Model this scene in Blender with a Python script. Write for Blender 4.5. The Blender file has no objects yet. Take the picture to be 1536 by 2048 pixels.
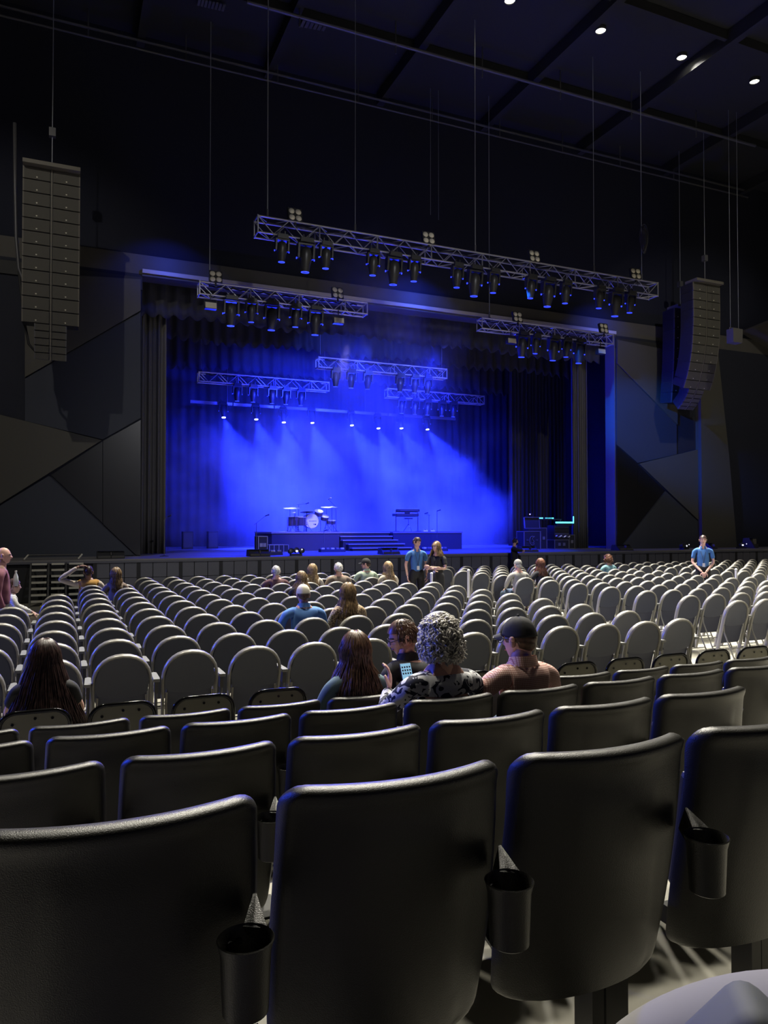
import bpy, bmesh, math, random
from mathutils import Vector, Matrix, noise
R = math.radians
PI = math.pi
random.seed(7)
SC = bpy.context.scene
COL = SC.collection
# ------------------------------------------------------------------ camera
EYE = 1.98
YAW, PITCH, FPX = 23.3, 1.2, 1480.0
cam_d = bpy.data.cameras.new('camera')
cam = bpy.data.objects.new('camera', cam_d)
COL.objects.link(cam)
cam.location = (0, 0, EYE)
cam.rotation_euler = (R(90 + PITCH), 0, R(-YAW))
cam_d.sensor_fit = 'VERTICAL'
cam_d.sensor_height = 36
cam_d.lens = 36 * FPX / 2048
cam_d.clip_start = 0.05
cam_d.clip_end = 200
SC.camera = cam
# ------------------------------------------------------------------ world, exposure
w = bpy.data.worlds.new('world')
SC.world = w
w.use_nodes = True
w.node_tree.nodes['Background'].inputs[0].default_value = (0.004, 0.006, 0.02, 1)
w.node_tree.nodes['Background'].inputs[1].default_value = 0.6
SC.view_settings.view_transform = 'Standard'
SC.view_settings.look = 'None'
SC.view_settings.exposure = 0
SC.view_settings.gamma = 1
SC.view_settings.use_curve_mapping = False
cy = SC.cycles
cy.use_denoising = True
cy.max_bounces = 5
cy.diffuse_bounces = 2
cy.glossy_bounces = 2
cy.transmission_bounces = 2
cy.volume_bounces = 1
cy.volume_step_rate = 4.0
cy.volume_max_steps = 64
cy.sample_clamp_indirect = 4
cy.sample_clamp_direct = 40
cy.caustics_reflective = False
cy.caustics_refractive = False
# ------------------------------------------------------------------ lights
CEIL = 17.2
WARM = (1.0, 0.94, 0.80)
BLUE = (0.010, 0.022, 1.0)
WY_ = 23.6
HOUSE_W = 4200
HOUSE = [(11.6 + 3.25 * k, 17.8) for k in range(-2, 4)] + [(x, 9.5) for x in (-3.0, 2.5, 8.0, 13.5)]

def lamp(name, kind, loc, power, color, aim=None, size=R(60), blend=0.5, radius=0.1, parent=None):
    d = bpy.data.lights.new(name, kind)
    d.energy = power
    d.color = color
    if kind == 'SPOT':
        d.spot_size = size
        d.spot_blend = blend
    if kind != 'AREA':
        d.shadow_soft_size = radius
    o = bpy.data.objects.new(name, d)
    COL.objects.link(o)
    o.location = loc
    if aim is not None:
        o.rotation_euler = (Vector(aim) - Vector(loc)).to_track_quat('-Z', 'Y').to_euler()
    if parent: o.parent = parent
    return o
for hx, hy in HOUSE:
    lamp('house_and_fill_lamp', 'SPOT', (hx, hy, CEIL - 0.14), HOUSE_W * (4.2 if hy > 11 else 1.0), WARM, aim=(hx, hy - (9.5 if hy > 11 else 7.0), 0), size=R(70 if hy > 11 else 80), blend=0.6, radius=0.4)
for wx0, wx1 in ((-6.0, -2.2), (17.0, 26.0)):
    lamp('wall_wash_lamp', 'SPOT', (wx0, 8.0, CEIL - 0.62), 2200, WARM, aim=(wx1, WY_, 5.4), size=R(52), blend=0.6, radius=0.12)
lamp('house_and_fill_lamp', 'SPOT', (7.0, -7.0, 13.5), 6500, (0.95, 0.95, 1.0), aim=(9.5, 22.0, 1.0), size=R(44), blend=0.8, radius=0.3)  # unseen fill added behind the camera for skirt, ushers and crew
# upstage wash and beams come from the eight moving heads built later (MH); the blue below the front trusses is added fill
BEAM_W, WASH_W, CYM_FILL_W, TRUSS_FILL_W = 23000, 1500, 1500, 6000
UP_FILL_W = 1500
MH_U = (445, 510, 565, 622, 701, 754, 800, 852)

# ------------------------------------------------------------------ photo geometry helpers (true distances)
_f = Vector((math.sin(R(YAW)) * math.cos(R(PITCH)), math.cos(R(YAW)) * math.cos(R(PITCH)), math.sin(R(PITCH))))
_r = Vector((math.cos(R(YAW)), -math.sin(R(YAW)), 0))
_u = _r.cross(_f)
def ray(u, v):
    return _f + _r * ((u - 768) / FPX) + _u * ((1024 - v) / FPX)
def PY(u, v, Y):
    d = ray(u, v)
    return Vector((0, 0, EYE)) + d * (Y / d.y)
def PZ(u, v, z):
    d = ray(u, v)
    return Vector((0, 0, EYE)) + d * ((z - EYE) / d.z)
def XU(u, Y):
    return PY(u, 1024, Y).x
# ------------------------------------------------------------------ materials
MATS = {}
def mat(name, col, rough=0.5, metal=0.0, emis=None, estr=0.0, bump=0.0, bscale=200.0, var=0.0, vscale=8.0, spec=0.5, coat=0.0):
    if name in MATS: return MATS[name]
    m = bpy.data.materials.new(name)
    m.use_nodes = True
    nt = m.node_tree
    b = nt.nodes['Principled BSDF']
    b.inputs['Base Color'].default_value = (*col, 1)
    b.inputs['Roughness'].default_value = rough
    b.inputs['Metallic'].default_value = metal
    b.inputs['Specular IOR Level'].default_value = spec
    if coat: b.inputs['Coat Weight'].default_value = coat
    if emis:
        b.inputs['Emission Color'].default_value = (*emis, 1)
        b.inputs['Emission Strength'].default_value = estr
    if bump or var:
        tc = nt.nodes.new('ShaderNodeTexCoord')
    if bump:
        n = nt.nodes.new('ShaderNodeTexNoise'); n.inputs['Scale'].default_value = bscale; n.inputs['Detail'].default_value = 3
        nt.links.new(tc.outputs['Object'], n.inputs['Vector'])
        bp = nt.nodes.new('ShaderNodeBump'); bp.inputs['Strength'].default_value = bump; bp.inputs['Distance'].default_value = 0.003
        nt.links.new(n.outputs['Fac'], bp.inputs['Height']); nt.links.new(bp.outputs[0], b.inputs['Normal'])
    if var:
        n = nt.nodes.new('ShaderNodeTexNoise'); n.inputs['Scale'].default_value = vscale; n.inputs['Detail'].default_value = 4
        nt.links.new(tc.outputs['Object'], n.inputs['Vector'])
        rp = nt.nodes.new('ShaderNodeValToRGB')
        rp.color_ramp.elements[0].position = 0.3; rp.color_ramp.elements[1].position = 0.7
        rp.color_ramp.elements[0].color = (*[c * (1 - var) for c in col], 1)
        rp.color_ramp.elements[1].color = (*[min(1, c * (1 + var)) for c in col], 1)
        nt.links.new(n.outputs['Fac'], rp.inputs[0]); nt.links.new(rp.outputs[0], b.inputs['Base Color'])
    MATS[name] = m
    return m
def pattern_mat(name, kind, c1, c2, scale, thr=0.5, rough=0.8):
    m = bpy.data.materials.new(name); m.use_nodes = True
    nt = m.node_tree; b = nt.nodes['Principled BSDF']; b.inputs['Roughness'].default_value = rough
    tc = nt.nodes.new('ShaderNodeTexCoord')
    rp = nt.nodes.new('ShaderNodeValToRGB'); rp.color_ramp.interpolation = 'CONSTANT' if kind in ('blotch', 'spots') else 'LINEAR'
    rp.color_ramp.elements[0].color = (*c1, 1); rp.color_ramp.elements[1].color = (*c2, 1)
    if kind == 'blotch':
        t = nt.nodes.new('ShaderNodeTexNoise'); t.inputs['Scale'].default_value = scale; t.inputs['Detail'].default_value = 1.5; t.inputs['Distortion'].default_value = 1.2
        out = t.outputs['Fac']; rp.color_ramp.elements[1].position = thr
        nt.links.new(tc.outputs['Object'], t.inputs['Vector'])
    elif kind == 'spots':
        t = nt.nodes.new('ShaderNodeTexVoronoi'); t.inputs['Scale'].default_value = scale
        out = t.outputs['Distance']; rp.color_ramp.elements[1].position = thr
        nt.links.new(tc.outputs['Object'], t.inputs['Vector'])
    elif kind == 'check':
        a = nt.nodes.new('ShaderNodeTexWave'); a.bands_direction = 'X'; a.inputs['Scale'].default_value = scale
        c = nt.nodes.new('ShaderNodeTexWave'); c.bands_direction = 'Z'; c.inputs['Scale'].default_value = scale
        nt.links.new(tc.outputs['Object'], a.inputs['Vector']); nt.links.new(tc.outputs['Object'], c.inputs['Vector'])
        mx = nt.nodes.new('ShaderNodeMath'); mx.operation = 'MINIMUM'
        nt.links.new(a.outputs['Fac'], mx.inputs[0]); nt.links.new(c.outputs['Fac'], mx.inputs[1])
        out = mx.outputs[0]; rp.color_ramp.elements[1].position = thr
    elif kind == 'stripe':
        t = nt.nodes.new('ShaderNodeTexWave'); t.bands_direction = 'Z'; t.inputs['Scale'].default_value = scale; t.inputs['Distortion'].default_value = 1.5
        nt.links.new(tc.outputs['Object'], t.inputs['Vector']); out = t.outputs['Fac']; rp.color_ramp.elements[1].position = thr
    nt.links.new(out, rp.inputs[0]); nt.links.new(rp.outputs[0], b.inputs['Base Color'])
    MATS[name] = m
    return m

M_floor = mat('floor_concrete', (0.26, 0.248, 0.205), 0.6, bump=0.2, bscale=60, var=0.08, vscale=1.5)
M_darktier = mat('tier_bounce_cut', (0.04, 0.04, 0.04), 0.8)  # darkened only to cut light bounced off the unseen camera tier
M_seat = mat('seat_black_plastic', (0.022, 0.0213, 0.018), 0.36, bump=0.35, bscale=420, spec=0.5)
M_seat_metal = mat('seat_black_steel', (0.03, 0.03, 0.03), 0.35, metal=0.6)
M_bolt = mat('zinc_bolt', (0.5, 0.5, 0.5), 0.3, metal=1.0)
M_shell = mat('chair_grey_vinyl', (0.036, 0.042, 0.068), 0.55, bump=0.1, bscale=300)
M_shell2 = mat('chair_lower_panel', (0.034, 0.038, 0.066), 0.6)
M_frame = mat('chair_frame_grey', (0.25, 0.242, 0.22), 0.33, metal=0.2)
M_arm = mat('armrest_plastic', (0.16, 0.165, 0.165), 0.5)
M_gloss = mat('gloss_black_tube', (0.02, 0.02, 0.02), 0.1, metal=0.7)
M_olive = mat('olive_panel', (0.13, 0.125, 0.09), 0.55)
M_wall = mat('wall_navy_black', (0.012, 0.014, 0.026), 0.85)
M_wallup = mat('wall_upper_black', (0.006, 0.008, 0.022), 0.9)
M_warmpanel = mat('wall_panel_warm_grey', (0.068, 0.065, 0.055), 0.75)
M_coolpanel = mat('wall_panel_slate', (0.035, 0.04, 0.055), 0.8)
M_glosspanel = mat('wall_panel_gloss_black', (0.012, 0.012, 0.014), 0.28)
M_band = mat('lintel_grey', (0.075, 0.07, 0.065), 0.8)
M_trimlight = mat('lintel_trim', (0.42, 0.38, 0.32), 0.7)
M_ceil = mat('ceiling_black', (0.010, 0.011, 0.016), 0.9)
M_pipe = mat('pipe_grey', (0.10, 0.10, 0.11), 0.5, metal=0.4)
M_deck = mat('stage_deck', (0.20, 0.19, 0.18), 0.45, var=0.1, vscale=1.0)
M_skirt = mat('stage_skirt', (0.11, 0.11, 0.13), 0.6)
M_black = mat('matt_black', (0.018, 0.018, 0.02), 0.7)
M_blackplastic = mat('black_plastic', (0.03, 0.03, 0.032), 0.4)
M_curt = mat('curtain_grey', (0.10, 0.095, 0.09), 0.9)
M_curtb = mat('curtain_blue_black', (0.035, 0.035, 0.05), 0.9)
M_alu = mat('truss_aluminium', (0.34, 0.34, 0.37), 0.35, metal=0.6)
M_alu_lit = mat('truss_aluminium_lit', (0.5, 0.5, 0.55), 0.35, metal=0.6)  # paler copy of the aluminium, standing in for light on these trusses
M_wire = mat('steel_wire', (0.30, 0.32, 0.36), 0.45, metal=0.4)
M_fix = mat('fixture_black', (0.03, 0.03, 0.032), 0.38)
M_lens = mat('blinder_lens', (0.55, 0.52, 0.45), 0.25)
M_grille = mat('speaker_grille', (0.065, 0.062, 0.055), 0.75, bump=0.4, bscale=80)
M_spkedge = mat('speaker_edge', (0.12, 0.11, 0.095), 0.6)
M_white = mat('white_plastic', (0.75, 0.75, 0.75), 0.4)
M_blueem = mat('blue_ring_glint', (0.05, 0.05, 0.6), 0.3, emis=(0.03, 0.06, 1.0), estr=1.6)  # glow standing in for blue light caught on the lens rings
M_hotem = mat('beam_lens_glow', (0.5, 0.5, 1), 0.3, emis=(0.45, 0.50, 1.0), estr=14)
M_warmem = mat('downlight_glow', (1, 1, 0.9), 0.3, emis=(1.0, 0.93, 0.70), estr=30)
M_cyanem = mat('cyan_led', (0.1, 0.6, 0.6), 0.3, emis=(0.12, 0.85, 0.80), estr=2.2)
M_greenem = mat('green_led', (0.1, 0.6, 0.4), 0.3, emis=(0.08, 0.55, 0.35), estr=0.9)
M_screen = mat('phone_screen', (0.3, 0.5, 0.7), 0.2, emis=(0.35, 0.75, 1.0), estr=0.5)
M_brass = mat('cymbal_bronze', (0.75, 0.72, 0.6), 0.35, metal=0.6)
M_chrome = mat('chrome', (0.6, 0.6, 0.62), 0.2, metal=1.0)
M_drum = mat('drum_shell_dark', (0.06, 0.05, 0.08), 0.35)
M_drumhead = mat('drum_head_white', (0.85, 0.8, 0.78), 0.5)
M_yellow = mat('yellow_tape', (0.85, 0.7, 0.02), 0.6)
M_tread = mat('stair_tread_grey', (0.55, 0.53, 0.44), 0.6)
# ------------------------------------------------------------------ mesh builder
class MB:
    def __init__(self):
        self.v = []; self.f = []; self.m = []; self.mats = []; self.cur = 0
    def use(self, m):
        if m not in self.mats: self.mats.append(m)
        self.cur = self.mats.index(m); return self
    def add(self, vs, fs):
        o = len(self.v)
        self.v += [tuple(p) for p in vs]
        self.f += [tuple(i + o for i in f) for f in fs]
        self.m += [self.cur] * len(fs)
        return self
    def box(self, c, s, rot=None, top=None):
        hx, hy, hz = s[0] / 2, s[1] / 2, s[2] / 2
        tx, ty = (top if top else (1, 1))
        P = [(-hx, -hy, -hz), (hx, -hy, -hz), (hx, hy, -hz), (-hx, hy, -hz), (-hx * tx, -hy * ty, hz), (hx * tx, -hy * ty, hz), (hx * tx, hy * ty, hz), (-hx * tx, hy * ty, hz)]
        c = Vector(c)
        if rot is not None: P = [rot @ Vector(p) + c for p in P]
        else: P = [Vector(p) + c for p in P]
        return self.add(P, [(0, 3, 2, 1), (4, 5, 6, 7), (0, 1, 5, 4), (1, 2, 6, 5), (2, 3, 7, 6), (3, 0, 4, 7)])
    def bx(self, x0, x1, y0, y1, z0, z1):
        return self.box(((x0 + x1) / 2, (y0 + y1) / 2, (z0 + z1) / 2), (x1 - x0, y1 - y0, z1 - z0))
    def cyl(self, p0, p1, r0, r1=None, n=8, caps=True):
        if r1 is None: r1 = r0
        p0 = Vector(p0); p1 = Vector(p1); d = (p1 - p0)
        q = d.to_track_quat('Z', 'Y')
        vs = []
        for p, r in ((p0, r0), (p1, r1)):
            for i in range(n):
                a = 2 * PI * i / n
                vs.append(p + q @ Vector((r * math.cos(a), r * math.sin(a), 0)))
        fs = [(i, (i + 1) % n, n + (i + 1) % n, n + i) for i in range(n)]
        if caps: fs += [tuple(range(n - 1, -1, -1)), tuple(range(n, 2 * n))]
        return self.add(vs, fs)
    def tube(self, pts, r, n=6, closed=False, rs=None, flat=None):
        pts = [Vector(p) for p in pts]; N = len(pts); vs = []
        prev = None
        for i, p in enumerate(pts):
            a = pts[(i - 1) % N] if (closed or i > 0) else pts[i]
            b = pts[(i + 1) % N] if (closed or i < N - 1) else pts[i]
            t = (b - a)
            if t.length < 1e-9: t = Vector((0, 0, 1))
            t.normalize()
            if prev is None:
                ref = Vector((0, 0, 1)) if abs(t.z) < 0.9 else Vector((1, 0, 0))
                s = t.cross(ref).normalized()
            else:
                s = (prev - t * prev.dot(t))
                s = s.normalized() if s.length > 1e-6 else t.orthogonal().normalized()
            prev = s
            w_ = t.cross(s)
            rr = rs[i] if rs else r
            for k in range(n):
                an = 2 * PI * k / n
                vs.append(p + s * (rr * math.cos(an)) + w_ * (rr * math.sin(an) * (flat or 1)))
        fs = []
        for i in range(N if closed else N - 1):
            j = (i + 1) % N
            for k in range(n):
                k2 = (k + 1) % n
                fs.append((i * n + k, i * n + k2, j * n + k2, j * n + k))
        if not closed:
            fs += [tuple(range(n - 1, -1, -1)), tuple((N - 1) * n + k for k in range(n))]
        return self.add(vs, fs)
    def lathe(self, prof, c=(0, 0, 0), n=16, q=None, caps=True):
        c = Vector(c); vs = []
        for r, z in prof:
            for i in range(n):
                a = 2 * PI * i / n
                p = Vector((r * math.cos(a), r * math.sin(a), z))
                vs.append((q @ p if q else p) + c)
        fs = []
        for j in range(len(prof) - 1):
            for i in range(n):
                i2 = (i + 1) % n
                fs.append((j * n + i, j * n + i2, (j + 1) * n + i2, (j + 1) * n + i))
        if caps: fs += [tuple(range(n - 1, -1, -1)), tuple((len(prof) - 1) * n + k for k in range(n))]
        return self.add(vs, fs)
    def ell(self, c, r, n=10, m=7, q=None):
        c = Vector(c); vs = []
        for j in range(m + 1):
            th = PI * j / m
            for i in range(n):
                a = 2 * PI * i / n
                p = Vector((r[0] * math.sin(th) * math.cos(a), r[1] * math.sin(th) * math.sin(a), r[2] * math.cos(th)))
                vs.append((q @ p if q else p) + c)
        fs = [(j * n + i, (j + 1) * n + i, (j + 1) * n + (i + 1) % n, j * n + (i + 1) % n) for j in range(m) for i in range(n)]
        return self.add(vs, fs)
    def prism(self, poly, y0, y1, plane='xz'):
        n = len(poly)
        def pt(a, b, t): return (a, t, b) if plane == 'xz' else ((a, b, t) if plane == 'xy' else (t, a, b))
        vs = [pt(a, b, y0) for a, b in poly] + [pt(a, b, y1) for a, b in poly]
        fs = [tuple(range(n)), tuple(range(2 * n - 1, n - 1, -1))] + [(i, n + i, n + (i + 1) % n, (i + 1) % n) for i in range(n)]
        return self.add(vs, fs)
    def grid(self, fn, nu, nv, both=None):
        vs = [fn(i / nu, j / nv) for j in range(nv + 1) for i in range(nu + 1)]
        fs = [(j * (nu + 1) + i, j * (nu + 1) + i + 1, (j + 1) * (nu + 1) + i + 1, (j + 1) * (nu + 1) + i) for j in range(nv) for i in range(nu)]
        return self.add(vs, fs)
    def mesh(self, name, m=None, smooth=False):
        me = bpy.data.meshes.new(name)
        me.from_pydata(self.v, [], self.f)
        bm = bmesh.new(); bm.from_mesh(me)
        bmesh.ops.remove_doubles(bm, verts=bm.verts, dist=1e-5)
        bmesh.ops.recalc_face_normals(bm, faces=bm.faces)
        if smooth:
            for f in bm.faces: f.smooth = True
        bm.to_mesh(me); bm.free()
        if self.mats:
            for k in self.mats: me.materials.append(k)
            if len(me.polygons) == len(self.m):
                for p, i in zip(me.polygons, self.m): p.material_index = i
        elif m: me.materials.append(m)
        return me
    def build(self, name, m=None, parent=None, smooth=False, angle=None, loc=None):
        me = self.mesh(name, m, smooth)
        if smooth and angle:
            try: me.set_sharp_from_angle(angle=R(angle))
            except Exception: pass
        o = bpy.data.objects.new(name, me)
        COL.objects.link(o)
        if parent: o.parent = parent
        if loc is not None: o.location = loc
        return o
def tag(o, label=None, cat=None, group=None, kind=None):
    if label: o['label'] = label
    if cat: o['category'] = cat
    if group: o['group'] = group
    if kind: o['kind'] = kind
    return o
def thing(name, label, cat, loc=(0, 0, 0), rz=0, group=None):
    o = bpy.data.objects.new(name, None); COL.objects.link(o)
    o.empty_display_size = 0.2
    o.location = loc; o.rotation_euler = (0, 0, rz)
    return tag(o, label, cat, group)
def copy_tree(o, parent=None, deep=True):
    c = o.copy(); COL.objects.link(c)
    if parent: c.parent = parent
    if deep:
        for ch in KIDS.get(o.name, []): copy_tree(ch, c)
    return c
KIDS = {}
def remember(root):
    for ch in root.children_recursive: KIDS.setdefault(ch.parent.name, []).append(ch)
def struct(o): o['kind'] = 'structure'; return o
ORD = ['first', 'second', 'third', 'fourth', 'fifth', 'sixth', 'seventh', 'eighth', 'ninth', 'tenth', 'eleventh', 'twelfth', 'thirteenth', 'fourteenth', 'fifteenth']
# ================================================================== STRUCTURE
WY = 23.6            # proscenium wall plane
OPL, OPR = 2.1, 20.3 # opening
STZ = 1.12           # stage deck
LZ = PY(281, 548, WY).z   # lintel bottom
BZ = PY(281, 509, WY).z   # band top
ROWS = [(1.35, 0.508), (2.37, 0.709), (3.25, 0.850), (4.15, 1.018)]
SEAT_H = 0.86
FZ = [EYE - b - SEAT_H for _, b in ROWS]
m = MB().bx(-12, 30.2, 4.62, 36, -0.2, 0)
floor = struct(m.build('floor', M_floor))
# raked tiers under the fixed seats
edges = [-8.0, 0.62, 1.66, 2.62, 3.52, 4.62]
tz = [0.80] + FZ
for i in range(5):
    t = MB().bx(-12, 30.2, edges[i], edges[i + 1], -0.2, tz[i]).build('trim_%d' % (i + 1), M_floor if i else M_darktier); struct(t)
struct(MB().bx(-12.4, -12, -8, 36, -0.2, CEIL + 1).build('wall_left', M_wall))
struct(MB().bx(30.2, 30.6, -8, 36, -0.2, CEIL + 1).build('wall_right', M_wall))
struct(MB().bx(-12.4, 30.6, -8.4, -8, -0.2, CEIL + 1).build('wall_back', M_wall))
wf = MB().use(M_wall)
wf.bx(-12, OPL, WY, WY + 0.56, 0, LZ)
wf.bx(OPR, 30.2, WY, WY + 0.56, 0, LZ)
wf.use(M_band).bx(-12, 30.2, WY, WY + 0.56, LZ, BZ)
wf.use(M_wallup).bx(-12, 30.2, WY + 0.12, WY + 0.56, BZ, CEIL)
wallf = struct(wf.build('wall_front'))
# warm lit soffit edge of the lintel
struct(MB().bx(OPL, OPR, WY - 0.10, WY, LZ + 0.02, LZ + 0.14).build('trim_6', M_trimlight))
struct(MB().bx(OPL, OPR, WY - 0.04, WY + 0.56, LZ - 0.06, LZ).build('trim_7', M_band))
struct(MB().bx(OPR - 0.03, OPR, WY, WY + 0.56, STZ, LZ).build('trim_9', mat('reveal_paint', (0.12, 0.12, 0.14), 0.4)))
# angular relief panels beside the opening, facet shading put into their colours
def uvx(u, v): p = PY(u, v, WY - 0.03); return (p.x, p.z)
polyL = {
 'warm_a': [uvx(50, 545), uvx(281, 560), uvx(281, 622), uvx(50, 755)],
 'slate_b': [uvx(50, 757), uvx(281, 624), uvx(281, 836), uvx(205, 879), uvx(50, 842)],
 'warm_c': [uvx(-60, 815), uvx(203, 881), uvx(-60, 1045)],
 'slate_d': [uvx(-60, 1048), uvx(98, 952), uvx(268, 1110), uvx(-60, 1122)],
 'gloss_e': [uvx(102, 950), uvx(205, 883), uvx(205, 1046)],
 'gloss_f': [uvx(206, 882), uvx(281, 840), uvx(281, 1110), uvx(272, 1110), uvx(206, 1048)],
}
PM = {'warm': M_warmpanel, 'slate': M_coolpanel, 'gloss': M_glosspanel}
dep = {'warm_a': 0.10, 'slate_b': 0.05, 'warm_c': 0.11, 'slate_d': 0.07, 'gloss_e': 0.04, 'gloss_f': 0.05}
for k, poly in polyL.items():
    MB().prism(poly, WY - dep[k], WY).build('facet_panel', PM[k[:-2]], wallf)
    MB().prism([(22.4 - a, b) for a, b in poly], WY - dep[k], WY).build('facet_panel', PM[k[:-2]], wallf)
# recesses beyond the panels, and the tall pier at right
MB().prism([(24.6, STZ), (26.6, STZ), (26.2, 5.0), (25.6, LZ - 0.2), (24.6, LZ - 0.2)], WY - 0.30, WY).build('facet_panel', M_warmpanel, wallf)
# black strip put in as the shadow line under the frieze
MB().bx(-12, OPL, WY - 0.06, WY, LZ - 0.5, LZ - 0.12).build('frieze_shadow_strip', M_black, wallf)
MB().bx(OPR, 25.0, WY - 0.06, WY, LZ - 0.5, LZ - 0.12).build('frieze_shadow_strip', M_black, wallf)
# upper right soffit (side balcony underside)
sf = MB().prism([(27.2, 10.6), (30.2, 11.8), (30.2, 9.6)], 8, WY)
struct(sf.build('trim_8', M_band))
# ceiling with beams and pipes
ceil = struct(MB().bx(-12, 30.2, -8, WY + 0.5, CEIL, CEIL + 0.3).build('ceiling', M_ceil))
for x in (2.0, 6.0, 10.0, 14.2, 18.6, 23.0, 27.4):
    MB().bx(x - 0.12, x + 0.12, 4, WY, CEIL - 0.45, CEIL - 0.02).build('ceiling_beam', M_ceil, ceil)
for y in (9.0, 13.5, 16.4, 20.6):
    MB().bx(-8, 30, y - 0.06, y + 0.06, CEIL - 0.3, CEIL - 0.02).build('ceiling_purlin', M_ceil, ceil)
def ceil_pipe(y, z, x0, x1, r=0.04, drops=()):
    b = MB().cyl((x0, y, z), (x1, y, z), r, n=8).build('rigging_pipe', M_pipe, ceil)
    for x in drops: MB().cyl((x, y, z - 0.3), (x, y, CEIL), 0.022, n=6).build('pipe_hanger', M_pipe, ceil)
ceil_pipe(WY - 0.5, CEIL - 0.55, -6, 27, drops=[0.5, 3.3, 6.2, 9.0, 11.8, 14.6, 17.4, 20.2, 23])
ceil_pipe(WY - 0.7, CEIL - 0.95, -6, 27, 0.03)
ceil_pipe(20.0, CEIL - 0.7, 4.5, 24, 0.05, drops=[6, 9, 12, 15, 18, 21])
ceil_pipe(15.0, CEIL - 0.75, 2, 14, 0.04, drops=[3, 6, 9, 12])
# louvred ceiling grille, six pale slats
for i in range(6):
    p = PZ(608 + 8.6 * i, 42 + 1.6 * i, CEIL - 0.1)
    MB().box((p.x, p.y, p.z), (0.09, 0.55, 0.03)).build('grille_slat', M_pipe, ceil)
for i in range(8):
    p = PZ(398 + 7 * i, 4 + 1.6 * i, CEIL - 0.1)
    MB().box((p.x, p.y, p.z), (0.07, 0.3, 0.03)).build('grille_slat', M_pipe, ceil)

# ------------------------------------------------------------------ downlights
def downlight(x, y, lab):
    t = thing('ceiling_downlight', lab, 'ceiling light', (x, y, CEIL - 0.10), 0, 'round downlights in the black ceiling')
    MB().lathe([(0.16, 0.10), (0.17, 0.0), (0.15, -0.02), (0.145, 0.02)], n=20, caps=False).build('can_housing', M_fix, t, True)
    MB().lathe([(0.0, 0.02), (0.145, 0.02), (0.15, 0.06)], n=20, caps=False).build('glowing_lens', M_warmem, t, True)
names = {2: 'warm white downlight at the very top edge, leftmost of the four', 3: 'glowing downlight second from left in the ceiling row', 4: 'glowing downlight third from left, right of the tall wire', 5: 'glowing downlight at far right, lowest in the picture'}
for i, (x, y) in enumerate(HOUSE[:6]):
    if i >= 2: downlight(x, y, names[i])

# ------------------------------------------------------------------ STAGE
SY = 21.4
stage = thing('stage', 'long black stage platform with grey deck and panelled skirt facing the seats', 'stage', (0, SY, 0))
MB().bx(-11.9, 30, 0.03, 13, 0.02, STZ - 0.05).build('platform', M_black, stage)
MB().bx(-11.9, 30, -0.03, 13, STZ - 0.05, STZ).build('deck', M_deck, stage)
pm = MB().bx(0, 0.355, -0.015, 0.03, 0.1, 0.60).bx(0, 0.355, -0.012, 0.03, 0.615, STZ - 0.10).mesh('skirt_panel', M_skirt)
x = 0.75
while x < 28:
    o = bpy.data.objects.new('skirt_panel', pm); COL.objects.link(o); o.parent = stage; o.location = (x, 0, 0); x += 0.375
pm = MB().bx(-0.05, 0.05, -0.03, 0.03, 0.0, STZ - 0.05).mesh('skirt_post', M_black)
x = 0.74
while x < 28:
    o = bpy.data.objects.new('skirt_post', pm); COL.objects.link(o); o.parent = stage; o.location = (x, 0, 0); x += 1.125
MB().bx(-11.9, 30, -0.05, 0.03, STZ - 0.10, STZ - 0.04).build('edge_rail', M_skirt, stage)
# open steps at the left end of the stage
xs0, xs1 = XU(62, 20.9), XU(168, 20.9)
steps = thing('stage_steps', 'open metal steps with pale treads under the left end of the stage', 'steps', ((xs0 + xs1) / 2, 20.9, 0))
hw = (xs1 - xs0) / 2
for i in range(7):
    z = 0.10 + i * 0.152
    for a, b in ((-hw, -hw / 3 - 0.04), (-hw / 3 + 0.04, hw / 3 - 0.04), (hw / 3 + 0.04, hw)):
        MB().bx(a + 0.03, b, -0.35 + i * 0.09 - 0.10, -0.35 + i * 0.09 + 0.06, z, z + 0.045).build('tread', M_tread, steps)
for xx in (-hw, -hw / 3, hw / 3, hw):
    MB().prism([(-0.52, 0.0), (-0.44, 0.0), (0.32, 1.06), (0.24, 1.06)], xx - 0.02, xx + 0.02, 'yz').build('stringer', M_blackplastic, steps)
MB().bx(-hw * 0.6, -hw * 0.25, -0.62, -0.5, 0.0, 0.035).build('yellow_edge_tape', M_yellow, steps)
# low rail frame lying on the stage edge above the steps
rl = thing('stage_edge_rail', 'low pale steel rail with slanted ends above the left steps', 'rail', (XU(112, 21.6), 21.6, STZ))
hw2 = XU(165, 21.6) - XU(112, 21.6)
MB().cyl((-hw2, 0, 0.13), (hw2, 0, 0.13), 0.02).build('top_tube', M_blackplastic, rl)
for s in (-1, 1):
    MB().cyl((s * hw2, 0, 0.14), (s * hw2 + (-0.1), -0.10, 0.015), 0.022).build('slanted_end', M_tread, rl)

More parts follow.
